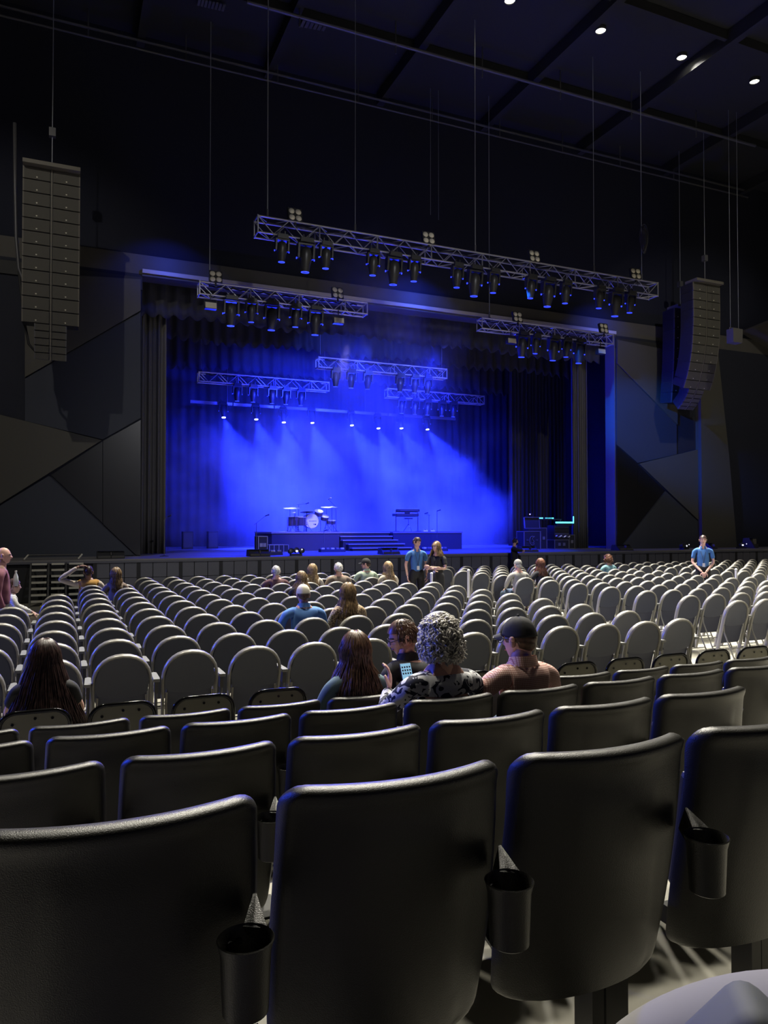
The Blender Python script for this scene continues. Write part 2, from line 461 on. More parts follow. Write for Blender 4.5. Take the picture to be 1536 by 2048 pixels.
# ------------------------------------------------------------------ curtains
def curtain(name, label, x0, x1, y, z0, z1, folds, amp, m, scallop=0.0, cat='curtain', seed=0):
    rnd = random.Random(seed)
    ph = [rnd.uniform(0, 6.28) for _ in range(6)]
    nu = int(folds * 8)
    W = x1 - x0
    def yy(s): return amp * (math.sin(s * folds * 2 * PI + 0.8 * math.sin(s * 9 + ph[0])) + 0.4 * math.sin(s * folds * 4.7 + ph[1]))
    def fn(a, b):
        z = z0 + (z1 - z0) * b
        zz = z
        if scallop: zz = z + (1 - b) * scallop * (abs(math.sin(a * folds * PI + 0.5 * math.sin(a * 40))) ** 4 + 0.35 * math.sin(a * 23 + ph[2]))
        return (x0 + W * a, y + yy(a) * (1 - 0.3 * b), zz)
    b = MB(); b.grid(fn, nu, 6)
    b.grid(lambda a, c: tuple(Vector(fn(a, c)) + Vector((0, 0.03, 0))), nu, 6)
    # close the hem so that the cloth has thickness
    b.grid(lambda a, c: tuple(Vector(fn(a, 0)) + Vector((0, 0.03 * c, 0))), nu, 1)
    t = thing(name, label, cat)
    b.build('cloth', m, t, smooth=True)
    if z1 > LZ:
        MB().bx(x0, x1, y - 0.03, y + 0.06, z1 - 0.02, z1 + 0.05).build('curtain_track', M_black, t)
        for i in range(5):
            xx = x0 + (x1 - x0) * (i + 0.5) / 5
            MB().cyl((xx, y, z1 + 0.03), (xx, y, 11.99), 0.012, n=5).build('track_hanger', M_black, t)
    return t
vz = PY(285, 632, 24.6).z
curtain('stage_valance', 'pleated dark valance hanging at the top of the stage opening', OPL + 0.02, OPR - 0.02, 24.5, vz, LZ + 0.2, 42, 0.06, M_curtb, 0.12, 'valance', 1)
curtain('stage_border', 'second pleated border hanging behind the front valance', OPL - 0.5, OPR + 0.5, 27.2, PY(372, 682, 27.2).z, LZ + 0.5, 44, 0.06, M_curtb, 0.16, 'border', 2)
curtain('stage_border', 'rearmost pleated border hanging above the upstage lights', OPL - 0.5, OPR + 0.5, 30.6, PY(372, 738, 30.6).z, LZ + 0.5, 44, 0.06, M_curtb, 0.16, 'border', 3)
curtain('leg_curtain', 'tall grey pleated curtain at the left side of the stage opening', OPL + 0.03, XU(331, 24.9), 24.95, STZ + 0.01, LZ + 0.2, 5, 0.07, M_curt, seed=4)
curtain('leg_curtain', 'tall grey pleated curtain at the right side of the stage opening', XU(1146, 24.9), OPR - 0.35, 24.95, STZ + 0.01, LZ + 0.2, 7, 0.07, M_curt, seed=5)
curtain('leg_curtain', 'dark side curtain deeper in the stage at the left', OPL - 1.0, 3.3, 28.6, STZ + 0.01, LZ + 0.5, 8, 0.07, M_curtb, seed=6)
curtain('leg_curtain', 'dark side curtain deeper in the stage behind the equipment cases', 19.1, OPR + 2.0, 29.5, STZ + 0.01, LZ + 0.5, 16, 0.07, M_curtb, seed=7)
curtain('backdrop_curtain', 'huge dark backdrop curtain closing the rear of the stage', -1.0, 24.0, 34.0, STZ + 0.01, LZ + 0.9, 60, 0.05, M_curtb, seed=8)
struct(MB().bx(-2, -1.7, 24.3, 34.3, STZ, 12).build('wall_stage_left', M_black))
struct(MB().bx(24.2, 24.5, 24.3, 34.3, STZ, 12).build('wall_stage_right', M_black))
struct(MB().bx(-2, 24.5, 34.35, 34.6, STZ, 12).build('wall_stage_rear', M_black))
struct(MB().bx(-2, 24.5, 24.2, 34.6, 12, 12.2).build('ceiling_stage', M_black))

# ------------------------------------------------------------------ RISERS AND STAIRS
RY = 26.0
RH = 0.70
xa, xb, xc, xd = XU(543, RY), XU(680, RY), XU(786, RY), XU(925, RY)
rs = thing('drum_riser', 'black skirted riser under the drum kit', 'riser', ((xa + xb) / 2, RY + 1.3, STZ))
MB().bx(-(xb - xa) / 2, (xb - xa) / 2, -1.3, 1.3, RH - 0.06, RH).build('riser_top', M_deck, rs)
MB().bx(-(xb - xa) / 2 + 0.02, (xb - xa) / 2 - 0.02, -1.28, 1.28, 0, RH - 0.06).build('riser_skirt', M_curtb, rs)
rs2 = thing('keyboard_riser', 'black skirted riser under the keyboard stand, right of the stairs', 'riser', ((xc + xd) / 2, RY + 1.3, STZ))
MB().bx(-(xd - xc) / 2, (xd - xc) / 2, -1.3, 1.3, RH - 0.06, RH).build('riser_top', M_deck, rs2)
MB().bx(-(xd - xc) / 2 + 0.02, (xd - xc) / 2 - 0.02, -1.28, 1.28, 0, RH - 0.06).build('riser_skirt', M_curtb, rs2)
st = thing('stage_stairs', 'black stairs with five pale edged treads between the two risers', 'stairs', ((xb + xc) / 2, RY, STZ))
M_nose = mat('stair_nosing', (0.30, 0.29, 0.27), 0.6)
for i in range(5):
    hw = (xc - xb) / 2 + 0.02
    z = RH - i * RH / 5 - 0.02
    y = 0.53 - i * 0.27
    off = 0.12 * max(0, i - 1)
    x0, x1 = -hw + (0.05 * i if i > 2 else 0.03), (hw - 0.04 if i < 2 else hw - 0.25 + 0.16 * i)
    MB().bx(x0, x1, y - 0.28, y, z - 0.035, z).build('tread', M_nose, st)
    MB().bx(x0 + 0.02, x1 - 0.02, y - 0.25, y + 0.02, 0.002, z - 0.035).build('riser_board', M_black, st)
# ================================================================== FIXED SEATS
def sstep(a, b, x):
    t = max(0, min(1, (x - a) / (b - a))); return t * t * (3 - 2 * t)
def make_fixed_seat():
    root = thing('stadium_seat', 'x', 'seat', group='black moulded seats on the raked tiers')
    H0, H1 = 0.26, SEAT_H
    hwid = lambda t: 0.246 + 0.010 * math.sin(min(1, (1 - t) * 1.7) * PI / 2) - 0.014 * max(0, (0.4 - t) / 0.4) ** 2
    lean = lambda t: 0.02 * (1 - t) + 0.0 * t      # y offset forward toward the foot
    def outline(t, rc=0.045):
        # half width with rounded upper corners
        z = H0 + (H1 - H0) * t
        wv = hwid(t)
        dz = H1 - z
        if dz < rc: wv -= rc - math.sqrt(max(0, rc * rc - (rc - dz) ** 2))
        dz2 = z - H0
        if dz2 < 0.03: wv -= 0.03 - math.sqrt(max(0, 0.0009 - (0.03 - dz2) ** 2))
        return wv, z
    ts = [0, .01, .025, .05, .1, .18, .26, .34, .42, .5, .58, .64, .68, .72, .76, .80, .85, .89, .92, .945, .965, .98, .992, 1.0]
    nx = 26
    def ysurf(x, t): return 1.0 * x * x + 0.10 * (1 - t) ** 1.5 - 0.018 * sstep(0.9, 1.0, t)
    front = []; back = []
    b = MB()
    vs = []
    for t in ts:
        wv, z = outline(t)
        for i in range(nx + 1):
            s = -1 + 2 * i / nx
            # denser near the edges
            s = math.copysign(1 - (1 - abs(s)) ** 1.25, s)
            x = s * wv
            e = 1 - abs(s)
            ed = max(0, 1 - e * wv / 0.030)       # rounded rim
            edt = max(0, 1 - (H1 - z) / 0.024)
            rim = 0.024 * (1 - math.sqrt(max(0, 1 - max(ed, edt) ** 2)))
            # raised trapezoid on the rear face
            wi = 0.118 + 0.045 * (1 - t)
            emb = 0.004 * sstep(wi + 0.006, wi - 0.006, abs(x)) * sstep(0.84 + 0.02 * (abs(x) / 0.1) ** 2, 0.815 + 0.02 * (abs(x) / 0.1) ** 2, t)
            vs.append((x, ysurf(x, t) + rim - emb, z))
    n1 = len(vs)
    for t in ts:
        wv, z = outline(t)
        for i in range(nx + 1):
            s = -1 + 2 * i / nx
            s = math.copysign(1 - (1 - abs(s)) ** 1.25, s)
            x = s * wv
            th = 0.052
            ed = max(0, 1 - (1 - abs(s)) * wv / 0.014); edt = max(0, 1 - (H1 - z) / 0.014)
            rim = 0.011 * (1 - math.sqrt(max(0, 1 - max(ed, edt) ** 2)))
            vs.append((x * 1.0, ysurf(x, t) + th - rim - 0.012 * (1 - sstep(0.7, 0.95, t)), z))
    W = nx + 1; T = len(ts)
    fs = []
    for j in range(T - 1):
        for i in range(nx):
            a = j * W + i
            fs.append((a, a + 1, a + W + 1, a + W))
            fs.append((n1 + a, n1 + a + W, n1 + a + W + 1, n1 + a + 1))
        fs.append((j * W, (j + 1) * W, n1 + (j + 1) * W, n1 + j * W))
        fs.append((j * W + nx, n1 + j * W + nx, n1 + (j + 1) * W + nx, (j + 1) * W + nx))
    for i in range(nx):
        fs.append((i, n1 + i, n1 + i + 1, i + 1))
        a = (T - 1) * W + i
        fs.append((a, a + 1, n1 + a + 1, n1 + a))
    b.add(vs, fs)
    o = b.build('backrest', M_seat, root, smooth=True, angle=50)
    # seat pan folded up against the back
    q = Matrix.Rotation(R(-80), 3, 'X')
    pan = MB().box((0, 0.165, 0.56), (0.43, 0.33, 0.05), q)
    pn = pan.build('seat_pan', M_seat, root)
    bv = pn.modifiers.new('bevel', 'BEVEL'); bv.width = 0.018; bv.segments = 2
    MB().bx(-0.20, 0.20, 0.20, 0.25, 0.28, 0.33).build('support_beam', M_seat_metal, root)
    lg = MB().bx(0.02, 0.055, 0.14, 0.21, 0.0, 0.30).bx(0.075, 0.145, 0.155, 0.195, 0.0, 0.30).build('support_leg', M_seat_metal, root)
    fp = MB().prism([(-0.03, -0.02), (0.02, -0.05), (0.16, -0.04), (0.17, 0.15), (0.0, 0.16)], 0.0, 0.008, 'xy').build('foot_plate', M_seat_metal, root)
    MB().cyl((-0.005, 0.0, 0.008), (-0.005, 0.0, 0.022), 0.013, n=6).cyl((-0.005, 0.0, 0.02), (-0.005, 0.0, 0.045), 0.006, n=8).build('floor_bolt', M_bolt, fp)
    # cup holder on the right rear corner
    cx, cyy, cz = 0.196, -0.052, SEAT_H - 0.212
    c = MB().lathe([(0.036, -0.125), (0.040, -0.122), (0.0445, -0.02), (0.049, -0.002), (0.0505, 0.002), (0.0485, 0.004), (0.0455, -0.002), (0.041, -0.03), (0.034, -0.118), (0.0, -0.118)], (cx, cyy, cz), 28, caps=False)
    c.lathe([(0.0, -0.125), (0.036, -0.125)], (cx, cyy, cz), 28, caps=False)
    cup = c.build('cup_holder', M_seat, root, smooth=True, angle=50)
    br = MB()
    br.add([(cx + 0.005, cyy + 0.045, cz + 0.0), (cx + 0.045, cyy + 0.025, cz - 0.002), (cx + 0.042, cyy + 0.10, cz + 0.028), (cx + 0.036, cyy + 0.10, cz + 0.028),
            (cx + 0.005, cyy + 0.045, cz - 0.06), (cx + 0.045, cyy + 0.025, cz - 0.06), (cx + 0.042, cyy + 0.12, cz - 0.03), (cx + 0.034, cyy + 0.12, cz - 0.03)],
           [(0, 1, 2, 3), (4, 7, 6, 5), (0, 4, 5, 1), (1, 5, 6, 2), (2, 6, 7, 3), (3, 7, 4, 0)])
    br.build('bracket', M_seat, cup)
    bt = MB()
    for an in (95, 120): bt.cyl((cx + 0.047 * math.cos(R(an)), cyy + 0.045 * math.sin(R(an)), cz - 0.022), (cx + 0.040 * math.cos(R(an)), cyy + 0.038 * math.sin(R(an)), cz - 0.022), 0.006, n=8)
    bt.build('cup_screws', M_black, cup)
    remember(root)
    return root
proto = make_fixed_seat()
row_name = ['nearest row', 'second row', 'third row', 'fourth row']
first = [0.100, -0.128, -0.36, -0.455]
counts = [4, 6, 9, 11]
made = 0
for r in range(4):
    Y, below = ROWS[r]
    for k in range(counts[r]):
        s = proto if made == 0 else copy_tree(proto)
        made += 1
        s.location = (first[r] + 0.54 * k, Y, FZ[r])
        s.rotation_euler = (0, 0, R(random.uniform(-0.8, 0.8)))
        extra = ' with a cup holder' if r == 0 else ''
        s['label'] = 'black plastic raked seat%s, %s to the camera, %s from left' % (extra, row_name[r], ORD[k]) if r == 0 else 'black plastic raked seat in the %s from the camera, %s from left' % (row_name[r].replace(' row', ' raked row'), ORD[k])
        s['category'] = 'seat'

# ------------------------------------------------------------------ low glossy framed chairs, row five
def make_low_chair():
    root = thing('low_back_chair', 'x', 'chair', group='glossy framed low chairs behind the raked seats')
    H = 0.815
    pts = []
    def arch(hw, top, rc, z0, lean):
        P = [(-hw - 0.015, z0)]
        for i in range(9):
            a = PI - i * PI / 2 / 8
            P.append((-hw + rc + rc * math.cos(a), top - rc + rc * math.sin(a)))
        for i in range(9):
            a = PI / 2 - i * PI / 2 / 8
            P.append((hw - rc + rc * math.cos(a), top - rc + rc * math.sin(a)))
        P.append((hw + 0.015, z0))
        return [(x, lean * (top - z), z) for x, z in P]
    tb = arch(0.205, H, 0.10, 0.44, 0.18)
    MB().tube(tb, 0.0135, 10).build('frame_tube', M_gloss, root, True)
    ip = arch(0.195, H - 0.012, 0.095, 0.46, 0.18)
    n = len(ip)
    vs = [(x, y + 0.0, z) for x, y, z in ip] + [(x, y + 0.018, z) for x, y, z in ip]
    MB().add(vs, [tuple(range(n)), tuple(range(2 * n - 1, n - 1, -1))] + [(i, (i + 1) % n, n + (i + 1) % n, n + i) for i in range(n)]).build('back_panel', M_olive, root)
    for x, z in ((-0.13, H - 0.075), (0.0, H - 0.045), (0.10, H - 0.05)):
        y = 0.18 * (H - z)
        MB().cyl((x, y - 0.008, z), (x, y + 0.004, z), 0.009, n=10).build('bolt', M_gloss, root)
    MB().box((0, 0.27, 0.45), (0.42, 0.40, 0.05)).build('seat', M_olive, root)
    for s in (-1, 1):
        MB().cyl((s * 0.2, 0.07, 0.44), (s * 0.215, 0.03, 0.0), 0.012).build('leg', M_gloss, root)
        MB().cyl((s * 0.2, 0.44, 0.44), (s * 0.215, 0.48, 0.0), 0.012).build('leg', M_gloss, root)
    remember(root)
    return root
lp = make_low_chair()
for k in range(13):
    s = lp if k == 0 else copy_tree(lp)
    s.location = (-0.165 + 0.527 * k, 5.2, 0)
    s['label'] = 'low chair with glossy black tube frame and bolted olive back, %s from left' % ORD[k]
    s['category'] = 'chair'

# ------------------------------------------------------------------ folding chairs with oval backs
def chair_geo():
    """returns builders by part name; local origin: floor below the top of the back, facing +Y"""
    H = 0.885
    lean = 0.27
    parts = {}
    # frame outline: near elliptical arch
    def arch(hw, top, zc, z0, n=14, spread=0.0):
        P = []
        P.append((-hw * 0.93 - spread, z0))
        for i in range(n + 1):
            a = PI - PI * i / n
            P.append((hw * math.copysign(abs(math.cos(a)) ** 0.9, math.cos(a)), zc + (top - zc) * abs(math.sin(a)) ** 0.9))
        P.append((hw * 0.93 + spread, z0))
        return P
    L = lambda z, dy=0: lean * (H - z) + dy
    fr = [(x, L(z), z) for x, z in arch(0.235, H, 0.64, 0.0)]
    parts['frame_tube'] = (MB().tube(fr, 0.033, 10, flat=0.42), M_frame, True)
    # shell: rounded pad with a curved lower edge, dished
    def shell():
        b = MB(); nu, nv = 12, 10
        def P(a, c, dy):
            s = -1 + 2 * a
            # top edge arch, bottom edge shallow curve
            xt = 0.222 * s
            k = math.sqrt(max(0, 1 - abs(s) ** 2.1))
            zt = 0.64 + (H - 0.014 - 0.64) * k ** 0.9
            zb = 0.555 - 0.045 * math.sqrt(max(0, 1 - s * s))
            z = zb + (zt - zb) * c
            return (xt * (1 - 0.05 * (1 - c)), L(z, dy + 0.02 * (1 - s * s) * math.sin(PI * c)), z)
        b.grid(lambda a, c: P(a, c, -0.012), nu, nv)
        b.grid(lambda a, c: P(a, c, 0.022), nu, nv)
        b.grid(lambda a, c: P(a, 0, -0.012 + 0.034 * c), nu, 1)
        return b
    parts['backrest'] = (shell(), M_shell, True)
    lo = MB()
    lo.prism([(-0.20, 0.60), (-0.195, 0.30), (-0.18, 0.25), (0.18, 0.25), (0.195, 0.30), (0.20, 0.60)], 0, 0.03)
    lo.v = [(x, y + L(z) + 0.006, z) for x, y, z in lo.v]
    parts['folded_seat'] = (lo, M_shell2, False)
    for s, nm in ((-1, 'rear_leg'), (1, 'rear_leg_b')):
        parts[nm] = (MB().tube([(s * 0.20, L(0.52), 0.52), (s * 0.205, L(0.45) - 0.03, 0.42), (s * 0.21, -0.12, 0.0)], 0.0115, 6), M_frame, True)
    parts['cross_bar'] = (MB().cyl((-0.205, -0.095, 0.07), (0.205, -0.095, 0.07), 0.008, n=6).cyl((-0.215, L(0.15), 0.15), (0.215, L(0.15), 0.15), 0.008, n=6), M_frame, False)
    # armrest on the right side, with its post
    ar = MB()
    ar.prism([(0.256, 0.03), (0.308, 0.02), (0.312, 0.10), (0.308, 0.34), (0.285, 0.37), (0.26, 0.34)], 0.635, 0.66, 'xy')
    parts['armrest'] = (ar, M_arm, False)
    parts['arm_post'] = (MB().box((0.285, 0.12, 0.58), (0.03, 0.08, 0.11)).cyl((0.285, 0.12, 0.55), (0.285, 0.16, 0.24), 0.014, n=6), M_blackplastic, False)
    return parts
PARTS = chair_geo()
def make_chair(full=True):
    root = thing('folding_chair', 'x', 'chair') if full else None
    if full:
        for k, (b, m, sm) in PARTS.items():
            b.build('rear_leg' if k == 'rear_leg_b' else k, m, root, smooth=sm, angle=40 if sm else None)
        remember(root)
        return root
    b = MB()
    for k, (p, m, sm) in PARTS.items():
        b.use(m); b.add(p.v, p.f)
    me = b.mesh('folding_chair', smooth=True)
    me.set_sharp_from_angle(angle=R(40))
    o = bpy.data.objects.new('folding_chair', me); COL.objects.link(o)
    return o
cp = make_chair(True); cs = make_chair(False)
nfull = [0]; nsim = [0]
def place_chair(x, y, rz, label, group, near):
    if near:
        s = cp if nfull[0] == 0 else copy_tree(cp); nfull[0] += 1
    else:
        s = cs if nsim[0] == 0 else cs.copy()
        if nsim[0]: COL.objects.link(s)
        nsim[0] += 1
    s.location = (x, y, 0); s.rotation_euler = (0, 0, rz)
    tag(s, label, 'chair', group)
rnd = random.Random(3)
CR = [6.69 + 0.92 * k for k in range(12)]
for r, Y in enumerate(CR):
    for k in range(-2, 12):
        if k == -2 and r > 5: continue
        if k == -1 and r > 7: continue
        if k == 11 and r in (8, 9): continue
        if k in (0, 1) and r > 9: continue
        X = 0.468 + 0.57 * k
        if X + 0.3 < -0.0717 * Y - 0.05: continue
        place_chair(X + rnd.uniform(-0.008, 0.008), Y + rnd.uniform(-0.02, 0.02), R(rnd.uniform(-2.0, 2.0)), 'grey oval backed folding chair, centre block, %s row from camera, %s from right aisle' % (ORD[r], ORD[11 - k]),
                    'grey folding chairs of the centre block', r < 6)
RR = [8.05 + 0.92 * k for k in range(12)]
for r, Y in enumerate(RR):
    for k in range(9):
        X = 9.2 + 0.575 * k
        if X - 0.3 > 1.235 * Y: continue
        place_chair(X + rnd.uniform(-0.008, 0.008), Y + rnd.uniform(-0.02, 0.02), R(rnd.uniform(-2.0, 2.0)), 'grey folding chair, block right of the aisle, %s row from camera, %s from aisle' % (ORD[r], ORD[k]),
                    'grey folding chairs right of the aisle', r < 5)
    for k in range(14):
        X = 15.15 + 0.575 * k
        if X - 0.3 > 1.235 * Y: continue
        place_chair(X + rnd.uniform(-0.008, 0.008), Y + rnd.uniform(-0.02, 0.02), R(rnd.uniform(-2.0, 2.0)), 'grey folding chair, far right block, %s row from camera, %s seat from its left' % (ORD[r - 5] if r >= 5 else 'x', ORD[k]),
                    'grey folding chairs of the far right block', False)
print('CHAIRS', nfull, nsim)
# stanchion posts in the aisles
def stanchion(x, y, label, h=1.0):
    t = thing('stanchion_post', label, 'post', (x, y, 0))
    MB().cyl((0, 0, 0.02), (0, 0, h), 0.028, n=12).build('pole', M_white, t, True, 40)
    MB().lathe([(0.16, 0), (0.16, 0.012), (0.04, 0.035)], n=20).build('base', M_blackplastic, t)
    MB().ell((0, 0, h), (0.034, 0.034, 0.03)).build('cap', M_white, t, True)
stanchion(8.45, 14.75, 'thin white stanchion post in the aisle right of the two ushers')
stanchion(7.15, 14.05, 'white stanchion post standing between the two ushers')
stanchion(XU(8, 12.2), 12.2, 'white stanchion post at the far left edge beside the pink shirt')
stanchion(XU(1471, 12.6), 12.6, 'white stanchion post among the chairs at far right')
# ================================================================== RIGGING
def moving_head_geo(big):
    k = 1.25 if big else 1.0
    P = {}
    P['base'] = MB().box((0, 0, -0.06), (0.30 * k, 0.26 * k, 0.12), top=(0.9, 0.9)).cyl((-0.07, 0, 0), (-0.07, 0, 0.10), 0.02, n=6).cyl((0.07, 0, 0), (0.07, 0, 0.10), 0.02, n=6)
    y = MB()
    for s in (-1, 1):
        y.box((s * 0.165 * k, 0, -0.27 * k), (0.04 * k, 0.13 * k, 0.30 * k), top=(1, 1.3))
        y.cyl((s * 0.14 * k, 0, -0.36 * k), (s * 0.19 * k, 0, -0.36 * k), 0.06 * k, n=10)
    y.box((0, 0, -0.135 * k), (0.34 * k, 0.16 * k, 0.04))
    P['yoke'] = y
    h = MB().lathe([(0.02, -0.16 * k), (0.085 * k, -0.19 * k), (0.125 * k, -0.26 * k), (0.14 * k, -0.36 * k), (0.125 * k, -0.50 * k), (0.10 * k, -0.62 * k), (0.085 * k, -0.70 * k), (0.0, -0.70 * k)], n=14, caps=False)
    P['head'] = h
    P['lens_ring'] = MB().lathe([(0.066 * k, -0.700 * k), (0.088 * k, -0.700 * k), (0.088 * k, -0.712 * k), (0.066 * k, -0.712 * k), (0.066 * k, -0.700 * k)], n=14, caps=False)
    l = MB()
    for s in (-1, 1): l.cyl((s * 0.19 * k, 0, -0.43 * k), (s * 0.205 * k, 0, -0.43 * k), 0.022 * k, n=8)
    P['side_led'] = l
    return P
MHP = {}
def moving_head(loc, label, group, big=False, tilt=0, lit=False, rz=0, parent=None):
    key = (big, lit)
    if key not in MHP:
        t = thing('moving_head_light', 'x', 'stage light')
        for k, b in moving_head_geo(big).items():
            m = {'lens_ring': M_blueem, 'side_led': M_blueem}.get(k, M_fix)
            o = b.build(k, m, t, smooth=(k == 'head'), angle=45 if k == 'head' else None)
        if lit:
            o = MB().lathe([(0.0, -0.715), (0.080, -0.715), (0.080, -0.722), (0.0, -0.722)], n=14, caps=False).build('glowing_lens', M_hotem, t)
        remember(t); MHP[key] = t
    else:
        t = copy_tree(MHP[key])
    t.location = loc
    t.rotation_euler = (R(tilt), 0, rz)
    tag(t, label, 'stage light', group)
    return t
def truss(name, label, x0, x1, y, z, w=0.42, h=0.42, step=0.42, group=None, m=None):
    m = m or M_alu
    L = x1 - x0
    t = thing(name, label, 'truss', ((x0 + x1) / 2, y, z), 0, group)
    r = 0.026
    for sy in (-1, 1):
        for sz in (0, -1):
            MB().cyl((-L / 2, sy * w / 2, sz * h), (L / 2, sy * w / 2, sz * h), r, n=8).build('chord', m, t, True, 40)
    b = MB(); n = int(L / step); q = L / n
    for i in range(n):
        a = -L / 2 + i * q; c = a + q
        if i % 2: a, c = c, a
        for sy in (-1, 1): b.cyl((a, sy * w / 2, 0), (c, sy * w / 2, -h), 0.013, n=5, caps=False)
        b.cyl((a, -w / 2, -h), (c, w / 2, -h), 0.013, n=5, caps=False)
        b.cyl((a, -w / 2, 0), (c, w / 2, 0), 0.013, n=5, caps=False)
    for i in range(0, n + 1, 4):
        a = -L / 2 + i * q
        for sy in (-1, 1): b.cyl((a, sy * w / 2, 0), (a, sy * w / 2, -h), 0.02, n=5, caps=False)
        for z_ in (0, -h): b.cyl((a, -w / 2, z_), (a, w / 2, z_), 0.02, n=5, caps=False)
    tag(b.build('lacing', m, t), kind='stuff')
    e = MB()
    for s in (-1, 1):
        for sy in (-1, 1): e.cyl((s * L / 2, sy * w / 2, 0.03), (s * L / 2, sy * w / 2, -h - 0.03), 0.022, n=6)
        for z_ in (0, -h): e.cyl((s * L / 2, -w / 2, z_), (s * L / 2, w / 2, z_), 0.022, n=6)
        e.build('end_frame', m, t); e = MB()
    # black cable bundle lying in the truss
    pts = [(-L / 2 + 0.3 + (L - 0.6) * i / 40, 0.05 * math.sin(i * 1.7), -0.05 + 0.02 * math.sin(i * 2.3)) for i in range(41)]
    MB().tube(pts, 0.028, 5).build('cable_bundle', M_black, t)
    return t
def blinder(loc, label, group, tilt=12):
    t = thing('blinder_light', label, 'stage light', loc, 0, group)
    t.rotation_euler = (R(-tilt), 0, R(random.uniform(-8, 8)))
    MB().box((0, 0.05, 0.22), (0.38, 0.10, 0.38)).build('housing', M_fix, t)
    for sx in (-1, 1):
        for sz in (-1, 1):
            c = (sx * 0.092, -0.01, 0.22 + sz * 0.092)
            q = Matrix.Rotation(R(90), 3, 'X')
            MB().lathe([(0.0, 0.025), (0.05, 0.02), (0.072, 0.0), (0.082, -0.01), (0.082, -0.02)], c, 14, q, caps=False).build('lamp_lens', M_lens, t, True)
    MB().box((0, 0.06, 0.0), (0.05, 0.05, 0.16)).build('clamp', M_fix, t)
    return t
def wash_box(loc, label, group):
    t = thing('hanging_lamp_box', label, 'stage light', loc, 0, group)
    MB().box((0, 0, -0.28), (0.34, 0.16, 0.20)).build('housing', M_fix, t)
    MB().box((0, -0.085, -0.28), (0.32, 0.012, 0.17), Matrix.Rotation(R(-8), 3, 'X')).build('front_panel', M_lens, t)
    MB().tube([(-0.18, 0, -0.28), (-0.18, 0, -0.08), (0.18, 0, -0.08), (0.18, 0, -0.28)], 0.012, 5).cyl((0, 0, -0.08), (0, 0, 0.06), 0.02, n=6).build('bracket', M_fix, t)
    return t
def wire(u, vtop, x, y, z, label, r=0.012):
    ztop = CEIL - 0.02
    t = thing('hoist_wire', label, 'wire', (x, y, z))
    MB().cyl((0, 0, 0.28), (0, 0, ztop - z), r, n=6).build('steel_rope', M_wire, t)
    MB().cyl((0, 0, 0.10), (0, 0, 0.30), 0.03, n=8).build('hook_block', M_pipe, t)
    MB().tube([(0, -0.20, -0.02), (0, 0, 0.12), (0, 0.20, -0.02)], 0.012, 5).build('sling', M_black, t)
    return t
def zat(u, v, Y): return PY(u, v, Y).z
# T1 large front truss
Y1 = 19.0
z1 = zat(768, (440 + 570) / 2 - 21 + 0, Y1)
z1 = zat(533, 437, Y1) - 0.05
x0, x1 = XU(510, Y1), XU(1310, Y1)
truss('lighting_truss', 'longest aluminium truss hanging highest, in front of the stage', x0, x1, Y1, z1)
for n_, u in enumerate((563, 611, 652, 747, 789, 830, 916.5, 952, 990, 1065, 1100, 1135, 1203, 1236, 1265)):
    moving_head((XU(u, Y1 - 0.21), Y1 - 0.21, z1 - 0.40), 'moving head light under the longest truss, %s from its left end' % ORD[n_], 'moving heads under the longest truss', big=(n_ % 3 == 1), rz=0, tilt=6)
for n_, u in enumerate((591, 861, 1075, 1279)):
    blinder((XU(u, Y1 - 0.3), Y1 - 0.26, z1 - 0.02), 'four lens blinder light on the longest truss, %s from left' % ORD[n_], 'blinders on the longest truss')
for u, lb in ((533, 'bright steel rope at the left end of the longest truss'), (710, 'thin dark rope holding the longest truss left of its middle'), (952, 'bright steel rope at the middle of the longest truss'), (1191, 'thin rope near the right part of the longest truss')):
    wire(u, 0, XU(u, Y1), Y1, z1, lb, 0.016 if u in (533, 952) else 0.01)
wx = XU(1287, Y1)
wire(1287, 0, wx, Y1, z1, 'steel rope with a cable bundle at the right end of the longest truss')
bz = zat(1286, 510, Y1)
t = thing('cable_coil', 'bundle of black cable loops hanging on the right rope', 'cable', (wx + 0.0, Y1 - 0.12, bz))
for i in range(9):
    a = random.uniform(0, PI); wv = random.uniform(0.10, 0.2); h = random.uniform(0.6, 0.85)
    pts = [(wv * math.sin(k / 16 * 2 * PI) * math.cos(a), wv * math.sin(k / 16 * 2 * PI) * math.sin(a) * 0.6, h / 2 + 0.02 * i + h / 2 * -math.cos(k / 16 * 2 * PI) * (1 if 1 else 0)) for k in range(16)]
    MB().tube(pts, 0.016, 5, closed=True).build('cable_loop', M_blackplastic, t, True)
# T2 / T3 trusses just before the proscenium
Y2 = 22.2
z2 = zat(395, 566, Y2)
truss('lighting_truss', 'lower left truss in front of the stage opening', XU(395, Y2), XU(730, Y2), Y2, z2, 0.36, 0.36, 0.36, m=M_alu_lit)
for n_, u in enumerate((461, 502, 543, 591, 631)):
    moving_head((XU(u, Y2 - 0.18), Y2 - 0.18, z2 - 0.32), 'moving head light on the lower left truss, %s from left' % ORD[n_], 'moving heads on the lower left truss', tilt=6, big=(n_ % 2 == 0))
for u, lb in ((429, 'blinder light on the left end of the lower left truss'), (675, 'blinder light right end of the lower left truss')):
    blinder((XU(u, Y2 - 0.2), Y2 - 0.26, z2 - 0.02), lb, 'blinders on the lower trusses')
for u, lb in ((419, 'pale fronted lamp box under the left end of the lower left truss'), (676, 'pale fronted lamp box under the right end of the lower left truss')):
    wash_box((XU(u, Y2 - 0.2), Y2 - 0.2, z2 - 0.42), lb, 'lamp boxes under the lower trusses')
wire(417, 0, XU(417, Y2), Y2, z2, 'thin rope holding the lower left truss', 0.014)
